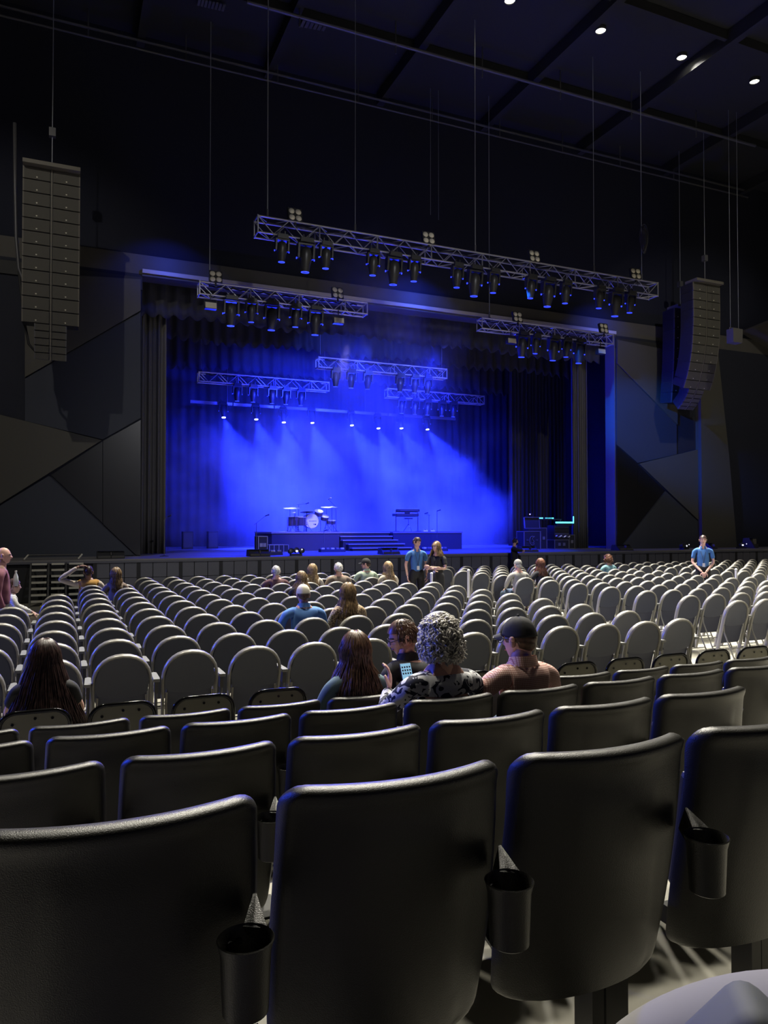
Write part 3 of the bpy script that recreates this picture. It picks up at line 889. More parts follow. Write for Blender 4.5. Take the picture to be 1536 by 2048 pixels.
truss('lighting_truss', 'lower right truss in front of the stage opening', XU(960, Y2), XU(1222, Y2), Y2, z2, 0.36, 0.36, 0.36, m=M_alu_lit)
for n_, u in enumerate((1047, 1074, 1110, 1136, 1162)):
    moving_head((XU(u, Y2 - 0.18), Y2 - 0.18, z2 - 0.32), 'moving head light on the lower right truss, %s from left' % ORD[n_], 'moving heads on the lower right truss', tilt=6, big=(n_ % 2 == 0))
for u, lb in ((1037, 'blinder light on the left part of the lower right truss'), (1210, 'blinder light at the right end of the lower right truss')):
    blinder((XU(u, Y2 - 0.2), Y2 - 0.26, z2 - 0.02), lb, 'blinders on the lower trusses')
for u, lb in ((1023, 'pale lamp box under the left part of the lower right truss'), (1203, 'pale lamp box under the right end of the lower right truss')):
    wash_box((XU(u, Y2 - 0.2), Y2 - 0.2, z2 - 0.42), lb, 'lamp boxes under the lower trusses')
wire(980, 0, XU(980, Y2), Y2, z2, 'thin rope holding the lower right truss', 0.014)
for u, v, lb in ((862, 430, 'faint short rope left of the bright middle rope'), (878, 440, 'faint rope just left of the bright middle rope')):
    t = thing('hoist_wire', lb, 'wire', (XU(u, 22.6), 22.6, zat(u, v, 22.6)))
    MB().cyl((0, 0, 0), (0, 0, CEIL - t.location.z - 0.02), 0.008, n=5).build('steel_rope', M_wire, t)
# trusses inside the stage house
def in_truss(u0, u1, v0, Y, us, side, lbl):
    z = zat(u0, v0, Y)
    truss('stage_truss', lbl, XU(u0, Y), XU(u1, Y), Y, z, 0.36, 0.36, 0.36, m=M_alu_lit)
    for n_, u in enumerate(us):
        moving_head((XU(u, Y - 0.18), Y - 0.18, z - 0.34), 'moving head light on the %s truss, %s from left' % (side, ORD[n_]), 'moving heads on the %s truss' % side, tilt=5)
    for s, u in ((-1, u0 + 6), (1, u1 - 6)):
        X = XU(u, Y)
        t = thing('hoist_wire', '%s rope of the %s truss' % ('left' if s < 0 else 'right', side), 'wire', (X, Y, z))
        MB().cyl((0, 0, 0), (0, 0, 12.0 - z), 0.008, n=5).build('steel_rope', M_wire, t)
        MB().tube([(0, -0.18, 0.0), (0, 0, 0.12), (0, 0.18, 0.0)], 0.012, 5).build('sling', M_black, t)
in_truss(634, 890, 716, 26.2, (671.7, 703, 736, 801, 830, 856), 'middle upstage', 'blue lit truss hanging in the middle of the stage opening')
in_truss(395, 655, 745, 29.5, (474, 506, 544, 572, 602), 'left upstage', 'hazy truss hanging deep in the stage at left')
in_truss(772, 965, 778, 29.5, (804, 831, 856, 885, 908), 'right upstage', 'hazy truss hanging deep in the stage at right')
# rear pipe with eight lit moving heads
Y7 = 32.0
z7 = zat(378, 803, Y7)
t = thing('lighting_pipe', 'long horizontal bar carrying the row of eight blue beams', 'pipe', (XU(378, Y7), Y7, z7))
L7 = XU(912, Y7) - XU(378, Y7)
for i in range(7):
    MB().bx(L7 * i / 7 + 0.03, L7 * (i + 1) / 7 - 0.03, -0.05, 0.05, -0.06, 0.06).build('bar_section', M_alu, t)
for i in range(4): MB().cyl((L7 * (i + 0.5) / 4, 0, 0.05), (L7 * (i + 0.5) / 4, 0, 11.985 - z7), 0.008, n=5).build('steel_rope', M_wire, t)
MH_V = (831, 837, 843, 844, 849, 855, 855, 857)
AIMX = (1.6, 1.2, 0.3, 1.0, 2.6, 1.4, 2.2, 3.2)
for n_, (u, v) in enumerate(zip(MH_U, MH_V)):
    X = XU(u, Y7 - 0.1)
    zz = zat(u, v, Y7 - 0.15) + 0.64
    moving_head((X, Y7 - 0.1, min(zz, z7 + 0.06)), 'lit moving head throwing a blue beam, %s from left of eight' % ORD[n_], 'eight lit moving heads on the rear bar', tilt=-14, lit=True)
    lz = zz - 0.72
    pw = (1.5, 1.15, 0.9, 1.2, 1.0, 0.8, 0.85, 1.1)[n_]
    lamp('beam_lamp', 'SPOT', (X, Y7 - 0.35, lz - 0.06), BEAM_W * pw, BLUE, aim=(X + AIMX[n_], Y7 - 2.6, STZ), size=R(50), blend=1.0, radius=0.05)
    if n_ % 2 == 0:
        lamp('wash_lamp', 'SPOT', (X, Y7 - 0.5, lz - 0.1), WASH_W, BLUE, aim=(X * 0.45 + 1.5, 8, 0.5), size=R(75), blend=0.5, radius=0.15)

# ================================================================== LINE ARRAYS
def line_array(x, y, ztop, label, n, curve, small, m=M_grille, bh=0.355, W=1.34, D=0.62):
    t = thing('line_array_speaker', label, 'speaker', (x, y, ztop))
    MB().bx(-W / 2 - 0.01, W / 2 + 0.01, -D * 0.35, D * 0.6, 0.0, 0.10).build('fly_frame', M_spkedge, t)
    MB().cyl((0, 0.05, 0.1), (0, 0.05, CEIL - ztop - 0.02), 0.012, n=6).build('steel_rope', M_wire, t)
    MB().box((0, 0.05, 1.0), (0.16, 0.16, 0.22)).build('chain_motor', M_pipe, t)
    yy, zz, ang = 0.0, 0.0, 0.0
    gr = []
    for i in range(n + small):
        sm = i >= n
        w_, d_, h_ = (W, D, bh) if not sm else (W * 0.56, D * 0.7, bh * 0.55)
        ang += curve[min(i, len(curve) - 1)]
        q = Matrix.Rotation(R(ang), 3, 'X')   # front leans down
        def pt(p): return Vector((0, yy, zz)) + q @ Vector(p)
        c = pt((0, d_ / 2, -h_ / 2))
        box = MB().box(c, (w_, d_, h_ - 0.012), q).build('speaker_box', M_blackplastic, t)
        for s in (-1, 1):
            gc = pt((s * (w_ / 4 + 0.015), -0.012, -h_ / 2))
            MB().box(gc, (w_ / 2 - 0.05, 0.022, h_ - 0.03), q).build('grille', m, box)
            if not sm:
                c2 = pt((s * (w_ / 4 + 0.015), -0.028, -h_ + 0.07))
                MB().box(c2, (0.035, 0.012, 0.03), q).build('badge', M_tread, box)
            ec = pt((s * (w_ / 2 - 0.004), -0.004, -h_ / 2))
            MB().box(ec, (0.03, 0.05, h_ - 0.02), q).build('side_rigging', M_spkedge if not sm else M_pipe, box)
        mc = pt((0, -0.006, -h_ / 2))
        MB().box(mc, (0.035, 0.03, h_ - 0.004), q).build('centre_rail', M_spkedge, box)
        nx_ = pt((0, 0, -h_)); yy, zz = nx_.y, nx_.z
    return t
YA = 20.9
pL = PY(104, 340, YA)
bhL = (PY(104, 340, YA).z - PY(104, 648, YA).z) / 12
line_array(pL.x, YA, pL.z, 'tall hanging line array speaker column at far left', 12, [0.0] * 7 + [0.6, 0.8, 1.0, 1.2, 1.4, 1.5], 5, bh=bhL)
pR = PY(1412, 572, YA)
line_array(pR.x, YA, pL.z, 'curved hanging line array speaker column at far right', 12, [-1.0, 0.3, 0.5, 0.8, 1.2, 1.6, 2.2, 2.8, 3.3, 3.8, 4.2, 4.5, 5, 5.5], 5, bh=bhL)
line_array(XU(1366, 22.4), 22.4, zat(1366, 618, 22.4), 'darker speaker column hanging behind the curved one at right', 9, [0, 0.5, 0.8], 0, m=M_black, bh=0.42, W=0.75)
# cables at the left array
t = thing('speaker_cable', 'thick dark cable looping down to the left speaker column', 'cable', (0, 21.3, 0))
pp = [PY(u, v, 21.6) for u, v in ((30, 250), (31, 380), (33, 480), (38, 540), (46, 562), (55, 572))]
MB().tube([(p.x, 0.2, p.z) for p in pp], 0.05, 6).build('cable', M_pipe, t, True)
pp = [PY(u, v, 21.6) for u, v in ((38, 545), (44, 600), (50, 650), (58, 690), (72, 706), (85, 700))]
MB().tube([(p.x, 0.2, p.z) for p in pp], 0.035, 6).build('cable', M_black, t, True)
# pale hanging box right of the array
YB = 19.5
pb = PY(1469, 658, YB)
t = thing('hanging_box', 'pale box hanging on two ropes at the right edge', 'box', (pb.x, YB, pb.z))
MB().box((0, 0, -0.27), (0.44, 0.3, 0.50), top=(1.1, 1)).build('cabinet', mat('pale_box', (0.09, 0.085, 0.085), 0.6), t)
MB().tube([(-0.24, 0, -0.1), (-0.24, 0, 0.03), (0.24, 0, 0.03), (0.24, 0, -0.1)], 0.015, 6).build('bracket', M_spkedge, t)
for s in (-1, 1): MB().cyl((s * 0.2, 0, 0.03), (s * 0.2, 0, CEIL - pb.z - 0.02), 0.008, n=5).build('steel_rope', M_wire, t)

# ================================================================== DRUM KIT AND STAGE GEAR
DZ = STZ + RH
DY = 26.9
def X_(u, Y=DY): return XU(u, Y)
def Z_(u, v, Y=DY): return zat(u, v, Y)
kit = thing('drum_kit', 'drum kit with cymbals lit white on the left riser', 'drum kit', (X_(623), DY, DZ))
kx = X_(623)
def L_(u, v, y=0): return (X_(u, DY + y) - kx, y, zat(u, v, DY + y) - DZ)
q90 = Matrix.Rotation(R(90), 3, 'X')
bc = Vector(L_(623.5, 1042)); rr = 0.275
bd = MB().lathe([(rr, 0), (rr + 0.012, 0.0), (rr + 0.012, -0.04), (rr - 0.005, -0.04), (rr - 0.005, -0.42)], bc, 32, q90, caps=False).build('bass_drum_shell', M_drum, kit, True, 40)
MB().lathe([(0, 0.003), (rr, 0.003)], bc, 32, q90, caps=False).build('front_head', M_drumhead, bd)
# lettering band and crest printed on the head, white feather shape
tx = MB()
for i, wv in enumerate((0.018, 0.03, 0.014, 0.026, 0.02, 0.03, 0.016, 0.024, 0.02)):
    tx.box((bc.x - 0.10 + 0.034 * i, bc.y - 0.006, bc.z), (wv, 0.004, 0.024 if i % 2 else 0.03))
tx.box((bc.x + 0.14, bc.y - 0.006, bc.z - 0.13), (0.06, 0.004, 0.05)).box((bc.x + 0.08, bc.y - 0.006, bc.z - 0.125), (0.03, 0.004, 0.03))
tx.build('printed_lettering', M_black, bd)
MB().tube([(bc.x - 0.21, bc.y - 0.008, bc.z + 0.07), (bc.x - 0.20, bc.y - 0.008, bc.z - 0.02), (bc.x - 0.15, bc.y - 0.008, bc.z - 0.09), (bc.x - 0.14, bc.y - 0.008, bc.z - 0.15)], 0.03, 6, rs=[0.02, 0.035, 0.02, 0.045], flat=0.1).build('white_emblem', M_white, bd)
for i in range(10):
    a = 2 * PI * i / 10
    MB().cyl((bc.x + (rr + 0.016) * math.cos(a), bc.y - 0.02, bc.z + (rr + 0.016) * math.sin(a)), (bc.x + (rr + 0.016) * math.cos(a), bc.y + 0.10, bc.z + (rr + 0.016) * math.sin(a)), 0.008, n=5).build('lug', M_chrome, bd)
def drum(u, v, r, h, y=0, tilt=0, name='tom', legs=0):
    c = Vector(L_(u, v, y)); q = Matrix.Rotation(R(tilt), 3, 'X')
    d = MB().lathe([(r, -h), (r, 0)], c, 20, q, caps=False).build(name, M_drum, kit, True, 40)
    MB().lathe([(0, 0.002), (r + 0.01, 0.002), (r + 0.01, -0.02)], c, 20, q, caps=False).build('drum_head', M_drumhead, d, True, 40)
    for i in range(6):
        a = 2 * PI * i / 6 + 0.3
        MB().cyl(c + q @ Vector(((r + 0.008) * math.cos(a), (r + 0.008) * math.sin(a), -0.02)), c + q @ Vector(((r + 0.008) * math.cos(a), (r + 0.008) * math.sin(a), -h)), 0.007, n=5).build('lug', M_chrome, d)
    for i in range(legs):
        a = 2 * PI * i / legs + 0.6
        MB().cyl((c.x + (r + 0.02) * math.cos(a), c.y + (r + 0.02) * math.sin(a), c.z - h * 0.4), (c.x + (r + 0.02) * math.cos(a), c.y + (r + 0.02) * math.sin(a), 0.002), 0.008, n=5).build('drum_leg', M_chrome, d)
drum(587, 1033, 0.20, 0.36, 0.1, 0, 'floor_tom', 3)
drum(604, 1034, 0.19, 0.33, 0.15, 0, 'floor_tom', 3)
drum(638, 1022, 0.16, 0.18, 0.25, 24, 'rack_tom')
drum(650, 1032, 0.15, 0.16, 0.25, 24, 'rack_tom')
drum(662, 1040, 0.18, 0.15, 0.3, 8, 'snare_drum', 3)
def cymbal(u, v, r, y, tilt, m=M_brass, stand=True, tx_=0):
    c = Vector(L_(u, v, y)); q = Matrix.Rotation(R(tilt), 3, 'X') @ Matrix.Rotation(R(tx_), 3, 'Y')
    s = MB().cyl((c.x, c.y, 0.25), (c.x, c.y, c.z), 0.011, n=6)
    s = s.build('cymbal_stand', M_chrome, kit)
    for i in range(3):
        a = 2 * PI * i / 3 + u
        MB().cyl((c.x, c.y, 0.3), (c.x + 0.22 * math.cos(a), c.y + 0.22 * math.sin(a), 0.004), 0.008, n=5).build('stand_leg', M_chrome, s)
    MB().lathe([(0, 0.022), (0.03, 0.018), (0.045, 0.006), (r * 0.6, -0.004), (r, -0.016), (r, -0.019), (0.0, 0.01)], c, 24, q, caps=False).build('cymbal', m, kit, True)
cymbal(580, 1016, 0.24, 0.2, 7)
cymbal(591, 1015, 0.2, 0.55, 10)
cymbal(613.5, 1023.5, 0.26, 0.0, -7, mat('cymbal_dark', (0.25, 0.2, 0.12), 0.35, metal=0.8))
cymbal(653, 1014, 0.22, 0.5, 7)
cymbal(664, 1013.5, 0.22, 0.1, 6)
cymbal(589, 1025, 0.12, -0.15, 4)
for u, v, a in ((575, 1040, 0), (581, 1044, 1), (596, 1046, 2), (641, 1046, 0), (656, 1046, 2), (668, 1048, 1)):
    c = Vector(L_(u, v, -0.35))
    MB().cyl((c.x, c.y, 0.005), (c.x, c.y, c.z + 0.1), 0.010, n=6).cyl((c.x - 0.08, c.y, 0.012), (c.x + 0.08, c.y, 0.012), 0.008, n=5).build('stand_tube', M_chrome, kit)
MB().lathe([(0.0, 0), (0.16, 0.0), (0.17, 0.05), (0.0, 0.07)], (0.1, 0.95, 0.5), 16, caps=False).cyl((0.1, 0.95, 0.0), (0.1, 0.95, 0.5), 0.02).build('drum_stool', M_black, kit)
def mic_stand(X, Y, z0, h, label, boom=None, cat='microphone stand', rz=0):
    t = thing('microphone_stand', label, cat, (X, Y, z0), rz)
    MB().lathe([(0.13, 0), (0.13, 0.012), (0.02, 0.03)], n=16).build('base', M_black, t)
    MB().cyl((0, 0, 0.01), (0, 0, h), 0.011, n=6).build('pole', M_pipe, t)
    if boom:
        bx_, bz_ = boom
        MB().cyl((-bx_ * 0.25, 0, h - bz_ * 0.25), (bx_, 0, h + bz_), 0.008, n=6).build('boom', M_pipe, t)
        tip = Vector((bx_, 0, h + bz_))
    else: tip = Vector((0, 0, h))
    mc = MB().cyl(tip, tip + Vector((0.06, -0.10, 0.03)), 0.018, n=8)
    o = mc.build('microphone', M_blackplastic, t)
    MB().ell(tip + Vector((0.07, -0.12, 0.035)), (0.03, 0.03, 0.03), 8, 6).build('mic_head', M_pipe, o, True)
    return t
def stand_at(u, vb, vt, Y, label, boom=None, z0=STZ):
    X = XU(u, Y); return mic_stand(X, Y, z0, zat(u, vt, Y) - z0, label, boom)
stand_at(672, 1062, 1014, 27.4, 'overhead microphone boom stand at the right of the drum kit', (-0.32, 0.30), DZ)
stand_at(597, 1062, 1009, 27.9, 'overhead microphone stand behind the floor toms', (0.30, 0.03), DZ)
stand_at(513, 1108, 1046, 22.6, 'microphone stand beside the road case at stage left', (0.28, 0.22))
stand_at(329, 1115, 1040, 22.9, 'microphone stand by the left leg curtain', (0.1, 0.1))
stand_at(648, 1102, 1062, 25.4, 'thin microphone stand in front of the drum riser', None)
stand_at(858, 1062, 1030, 27.0, 'microphone on boom beside the keyboards', (-0.2, 0.05), DZ)
stand_at(874, 1102, 1022, 25.2, 'tall thin microphone pole right of the keyboards')
# keyboard rig
KY = 26.9
kb = thing('keyboard_stand', 'two tier keyboard stand on the right riser', 'keyboard', (XU(812, KY), KY, DZ))
k0, k1 = XU(788, KY) - XU(812, KY), XU(838, KY) - XU(812, KY)
zt, zm, zl = zat(812, 1021, KY) - DZ, zat(812, 1030, KY) - DZ, zat(812, 1036, KY) - DZ
def keyboard(x0, x1, z, d=0.32):
    k = MB().bx(x0, x1, -d / 2, d / 2, z - 0.05, z + 0.05).build('keyboard', M_blackplastic, kb)
    MB().bx(x0 + 0.03, x1 - 0.03, d / 2 - 0.16, d / 2 - 0.01, z + 0.05, z + 0.062).build('key_bed', M_white, k)
    MB().bx(x0 + 0.05, x1 - 0.05, -d / 2 - 0.006, -d / 2, z - 0.02, z + 0.02).build('rear_panel', M_pipe, k)
keyboard(k0 + 0.15, k1 - 0.05, zt); keyboard(k0, k1 - 0.1, zm, 0.36)
MB().box(((k0 + k1) / 2 - 0.05, -0.17, zm + 0.05), (0.22, 0.03, 0.12)).build('laptop_back', M_black, kb)
for x in (k0 + 0.13, k1):
    MB().cyl((x, 0.1, 0.0), (x, 0.1, zt + 0.02), 0.018, n=6).build('upright', M_chrome, kb)
    MB().cyl((x, -0.2, 0.01), (x, 0.3, 0.01), 0.015, n=6).build('foot_bar', M_chrome, kb)
for z in (zm - 0.06, zt - 0.06): MB().cyl((k0 + 0.13, 0.08, z), (k1, 0.08, z), 0.014, n=6).build('shelf_bar', M_chrome, kb)
sb = thing('snare_stand', 'round topped tripod stand under the keyboards', 'stand', (XU(809, KY) - 0.02, KY - 0.42, DZ))
MB().lathe([(0.17, zl - 0.05), (0.17, zl)], n=16).build('round_top', M_drum, sb)
MB().cyl((0, 0, 0.25), (0, 0, zl - 0.05), 0.012, n=6).build('pole', M_chrome, sb)
for i in range(3):
    a = 2 * PI * i / 3 + 0.5
    MB().cyl((0, 0, 0.3), (0.2 * math.cos(a), 0.2 * math.sin(a), 0.004), 0.01, n=5).build('leg', M_chrome, sb)
for i, (u, Y) in enumerate(((850, 26.3), (864, 26.3))):
    t = thing('foot_pedal', 'small pale pedal on the riser edge right of the keyboards, %s one' % ('left' if i == 0 else 'right'), 'pedal', (XU(u, Y), Y, DZ))
    MB().box((0, 0, 0.03), (0.2, 0.16, 0.06), top=(0.9, 0.7)).build('pedal_body', M_white, t); MB().cyl((0, 0, 0.06), (0, 0, 0.09), 0.03).build('foot_switch', M_chrome, t)
# road cases
def case(X, Y, z0, w_, d_, h_, label, latches=2, seg=1, cat='road case'):
    t = thing('road_case', label, cat, (X, Y, z0))
    MB().bx(-w_ / 2, w_ / 2, -d_ / 2, d_ / 2, 0.0, h_).build('case_body', M_black, t)
    e = 0.022
    for sx in (-1, 1):
        for sy in (-1, 1): MB().box((sx * w_ / 2, sy * d_ / 2, h_ / 2), (e, e, h_ + e)).build('edge_profile', M_alu, t)
    for sz in (0, 1):
        for sy in (-1, 1): MB().box((0, sy * d_ / 2, sz * h_ + (e / 2 if sz == 0 else 0)), (w_, e, e)).build('edge_profile', M_alu, t)
        for sx in (-1, 1): MB().box((sx * w_ / 2, 0, sz * h_ + (e / 2 if sz == 0 else 0)), (e, d_, e)).build('edge_profile', M_alu, t)
    for i in range(latches):
        x = -w_ / 2 + w_ * (i + 1) / (latches + 1)
        MB().box((x, -d_ / 2 - 0.008, h_ * 0.52), (0.11, 0.016, 0.12)).build('latch', M_alu, t)
    for i in range(1, seg): MB().box((-w_ / 2 + w_ * i / seg, -d_ / 2, h_ / 2), (e, e, h_)).build('edge_profile', M_alu, t)
    return t
CY_ = 24.3
def case_uv(u0, u1, vt, vb, Y, label, **k):
    xa_, xb_ = XU(u0, Y), XU(u1, Y)
    return case((xa_ + xb_) / 2, Y + 0.25, STZ, xb_ - xa_, 0.5, max(0.1, zat(u0, vt, Y) - STZ), label, **k)
case_uv(517, 535, 1073, 1102, 23.4, 'upright road case with pale edges and two latches at stage left', latches=2)
case_uv(539, 577, 1090, 1099, 24.9, 'long low road case with pale edged compartments before the drum riser', latches=0, seg=4)
# right side equipment: mixing desk case with emblem, racks, cyan strips
t = case_uv(1048, 1080, 1063, 1100, 24.2, 'slanted desk case with a round line emblem', latches=0)
cw = XU(1080, 24.2) - XU(1048, 24.2); ch_ = zat(1048, 1063, 24.2) - STZ
em = MB()
cxx, czz = 0.0, ch_ * 0.5
em.tube([(cxx + 0.13 * math.cos(a), -0.27, czz + 0.17 * math.sin(a)) for a in [R(50 + i * 24) for i in range(12)]], 0.012, 5)
em.tube([(cxx + x, -0.27, czz + z) for x, z in ((0.10, 0.17), (0.03, 0.13), (0.0, 0.06), (0.05, 0.0), (0.07, -0.06), (0.02, -0.11), (-0.04, -0.08))], 0.012, 5)
em.build('round_emblem', M_alu, t)
MB().box((-0.22, -0.262, czz + 0.02), (0.09, 0.01, 0.06)).box((0.22, -0.262, czz + 0.02), (0.09, 0.01, 0.06)).build('side_mark', M_pipe, t)
lid = thing('case_lid', 'open case lid leaning back on top of the emblem case', 'case lid', (XU(1064, 24.5), 24.45, STZ + ch_ + 0.015))
lh = zat(1050, 1034, 24.5) - STZ - ch_ - 0.02
MB().box((-0.03, 0.03, lh * 0.6), (cw * 0.92, 0.05, lh * 0.78), Matrix.Rotation(R(-6), 3, 'X')).build('lid_panel', M_black, lid)
for s in (-1, 1): MB().box((-0.03 + s * cw * 0.46, 0.03, lh * 0.6), (0.02, 0.07, lh * 0.78), Matrix.Rotation(R(-6), 3, 'X')).build('edge_profile', M_alu, lid)
for z in (0.2, 0.99): MB().box((-0.03, 0.0, lh * z), (cw * 0.92, 0.06, 0.02)).build('edge_profile', M_alu, lid)
MB().box((0, -0.05, 0.05), (cw * 0.95, 0.3, 0.1)).build('hinge_shelf', M_black, lid)
lamp1 = thing('gooseneck_lamp', 'tiny violet lit gooseneck lamp above the case lid', 'lamp', (XU(1062, 24.45), 24.45, STZ + ch_ + 0.02 + lh))
MB().tube([(0.08, 0.02, -lh * 0.1), (0.09, 0, 0.1), (0.05, 0, 0.15), (-0.03, 0, 0.12)], 0.008, 5).build('gooseneck', M_pipe, lamp1)
MB().ell((-0.05, 0, 0.11), (0.035, 0.02, 0.02), 8, 5).build('lamp_head', mat('violet_lamp', (0.4, 0.3, 0.8), 0.4, emis=(0.5, 0.4, 1.0), estr=3), lamp1, True)
case_uv(1081, 1093, 1056, 1098, 24.6, 'narrow upright rack case between the emblem case and the lit desk', latches=1)
r1 = case_uv(1109, 1137, 1080, 1096, 24.4, 'low black rack case below the cyan strip light', latches=2)
zr = zat(1109, 1080, 24.4)
xr0, xr1 = XU(1109, 24.4), XU(1139, 24.4)
t = thing('rack_case', 'upper rack unit resting on the low case with cable bundles', 'road case', ((xr0 + xr1) / 2, 24.65, zr + 0.012))
hh = zat(1109, 1050, 24.4) - zr - 0.02
MB().bx(-(xr1 - xr0) / 2, (xr1 - xr0) / 2, -0.22, 0.22, 0, hh).build('rack_body', M_black, t)
for i in range(4): MB().bx(-(xr1 - xr0) / 2 + 0.03, (xr1 - xr0) / 2 - 0.03, -0.235, -0.22, 0.04 + i * hh / 4, hh / 4 * (i + 0.8)).build('rack_unit', M_pipe if i % 2 else M_blackplastic, t)
MB().tube([(-0.35 + 0.07 * i, -0.27 - 0.02 * math.sin(i * 2), hh * 0.22 + 0.03 * math.sin(i * 1.9)) for i in range(11)], 0.035, 6).build('cable_bundle', M_alu, t)
t = case_uv(1138, 1149, 1070, 1096, 24.5, 'grey edged rack case partly behind the right curtain', latches=1)
t = thing('desk_light_strip', 'long bright cyan strip light on the monitor desk at right', 'strip light', (XU(1112, 24.3), 24.32, zat(1112, 1045, 24.3)))
wst = XU(1148, 24.3) - XU(1112, 24.3)
MB().bx(0, wst, -0.015, 0.015, -0.03, 0.03).build('led_strip', M_cyanem, t)
MB().bx(wst - 0.03, wst, -0.015, 0.015, 0.03, 0.25).build('led_upright', M_cyanem, t)
MB().bx(0.05, wst - 0.1, -0.01, 0.03, -0.14, -0.03).build('mounting_rail', M_black, t)
t['category'] = 'strip light'
t = thing('desk_light_strip', 'broken row of small green lights left of the cyan strip', 'strip light', (XU(1076, 24.3), 24.5, zat(1076, 1036, 24.3)))
wst = XU(1113, 24.3) - XU(1076, 24.3)
for a, b, mm in ((0.0, 0.06, M_cyanem), (0.13, 0.42, M_cyanem), (0.55, 0.68, M_greenem), (0.72, 0.92, M_greenem), (0.94, 1.0, M_cyanem)):
    MB().bx(wst * a, wst * b, -0.015, 0.015, -0.022, 0.022).build('led_strip', mm, t)
MB().bx(-0.05, wst + 0.4, 0.0, 0.04, -0.07, -0.03).build('desk_rail', M_black, t)
for x in (0.0, wst + 0.35): MB().cyl((x, 0.02, -0.05), (x, 0.02, STZ - t.location.z), 0.018, n=6).build('desk_leg', M_pipe, t)
# stage monitors (wedges)
def wedge(u, Y, w_, h_, label, rz=0):
    t = thing('stage_monitor', label, 'monitor speaker', (XU(u, Y), Y, STZ), rz)
    b = MB(); b.prism([(-0.26, 0), (0.26, 0), (0.20, h_), (-0.02, h_)], -w_ / 2, w_ / 2, 'yz')
    b.build('cabinet', M_blackplastic, t)
    MB().box((0, -0.02, h_ + 0.004), (w_ - 0.04, 0.16, 0.01)).build('top_panel', M_black, t)
    MB().bx(-w_ / 2 + 0.02, -0.01, -0.245, -0.235, 0.02, h_ * 0.4).bx(0.01, w_ / 2 - 0.02, -0.245, -0.235, 0.02, h_ * 0.4).build('rear_panel', M_grille, t)
    MB().bx(-0.008, 0.008, -0.23, -0.1, 0.1, h_ * 0.9).build('divider', M_spkedge, t)
    return t
wedge(222, 22.0, 0.72, 0.20, 'low black monitor speaker pair on the stage edge at far left')
wedge(517, 21.9, 0.62, 0.20, 'low black monitor speaker on the stage edge before the road case')
wedge(778, 21.9, 0.6, 0.20, 'low black monitor speaker on the stage edge beside the stairs')
wedge(1055, 21.95, 0.6, 0.20, 'low black monitor speaker right of the leaning crew member')
wedge(1244, 22.1, 0.66, 0.21, 'low black monitor speaker on the stage edge at the right pillar')
wedge(1418, 22.3, 0.4, 0.22, 'small dark monitor speaker behind the right usher', 0.3)
wedge(1500, 22.6, 0.7, 0.42, 'large tilted monitor speaker on the stage at the right edge', 0.5)
def floor_fixture(u, Y, label, rz=0, n=3):
    t = thing('floor_light', label, 'stage light', (XU(u, Y), Y, STZ), rz)
    MB().box((0, 0, 0.03), (0.34, 0.2, 0.06)).build('base', M_fix, t)
    q = Matrix.Rotation(R(78), 3, 'X')
    b = MB()
    for k in range(n):
        x = (k - (n - 1) / 2) * 0.17
        MB().lathe([(0.03, -0.09), (0.075, -0.06), (0.085, 0.09), (0.07, 0.10), (0.0, 0.10)], (x, 0, 0.14 + 0.02 * (k % 2)), 12, q, caps=False).build('lamp_can', M_fix, t, True, 40)
    MB().ell((0.0, -0.105, 0.14), (0.045, 0.02, 0.035), 8, 6).build('lens', mat('white_lens', (0.9, 0.9, 0.9), 0.3, emis=(0.9, 0.9, 1), estr=1.0), t, True)
    MB().ell((0.16, -0.105, 0.19), (0.022, 0.015, 0.022), 8, 6).build('lens', MATS['white_lens'], t, True)
    return t
floor_fixture(592, 21.85, 'cluster of lamp cans with a white lens on the front stage edge')
floor_fixture(1368, 22.0, 'small lamp cans with white lenses on the stage left of the right usher', 0.2)
floor_fixture(1482, 22.1, 'dark lamp with a white lens beside the tilted monitor at right', -0.3, 1)
def pedal(u, Y, w_, label):
    t = thing('pedal_board', label, 'pedal board', (XU(u, Y), Y, STZ))
    MB().box((0, 0, 0.05), (w_, 0.32, 0.10), top=(1, 0.8)).build('board', M_black, t)
    k = max(2, int(w_ / 0.16))
    for i in range(k):
        MB().box((-w_ / 2 + w_ * (i + 0.5) / k, -0.04, 0.125), (w_ / k * 0.6, 0.14, 0.05)).build('effect_pedal', M_alu if i % 2 else M_white, t)
pedal(538, 22.6, 0.35, 'small pedal board right of the left monitor')
pedal(551, 22.7, 0.4, 'pedal board with white pedals left of the lamp cluster')
pedal(664, 24.6, 0.9, 'long pedal board with cables before the drum riser')
pedal(868, 24.0, 1.0, 'pedal board with pale pedals behind the ushers')
# small dark gear deep at stage left
for i, (u, Y) in enumerate(((375, 30.5), (425, 30.8))):
    t = thing('floor_box_speaker', 'dark speaker box deep at the left of the stage, %s' % ('nearer the curtain' if i == 0 else 'nearer the drums'), 'speaker', (XU(u, Y), Y, STZ))
    MB().box((0, 0, 0.35), (0.4, 0.4, 0.7)).build('cabinet', M_black, t); MB().box((0, -0.205, 0.35), (0.34, 0.012, 0.6)).build('grille', M_grille, t)
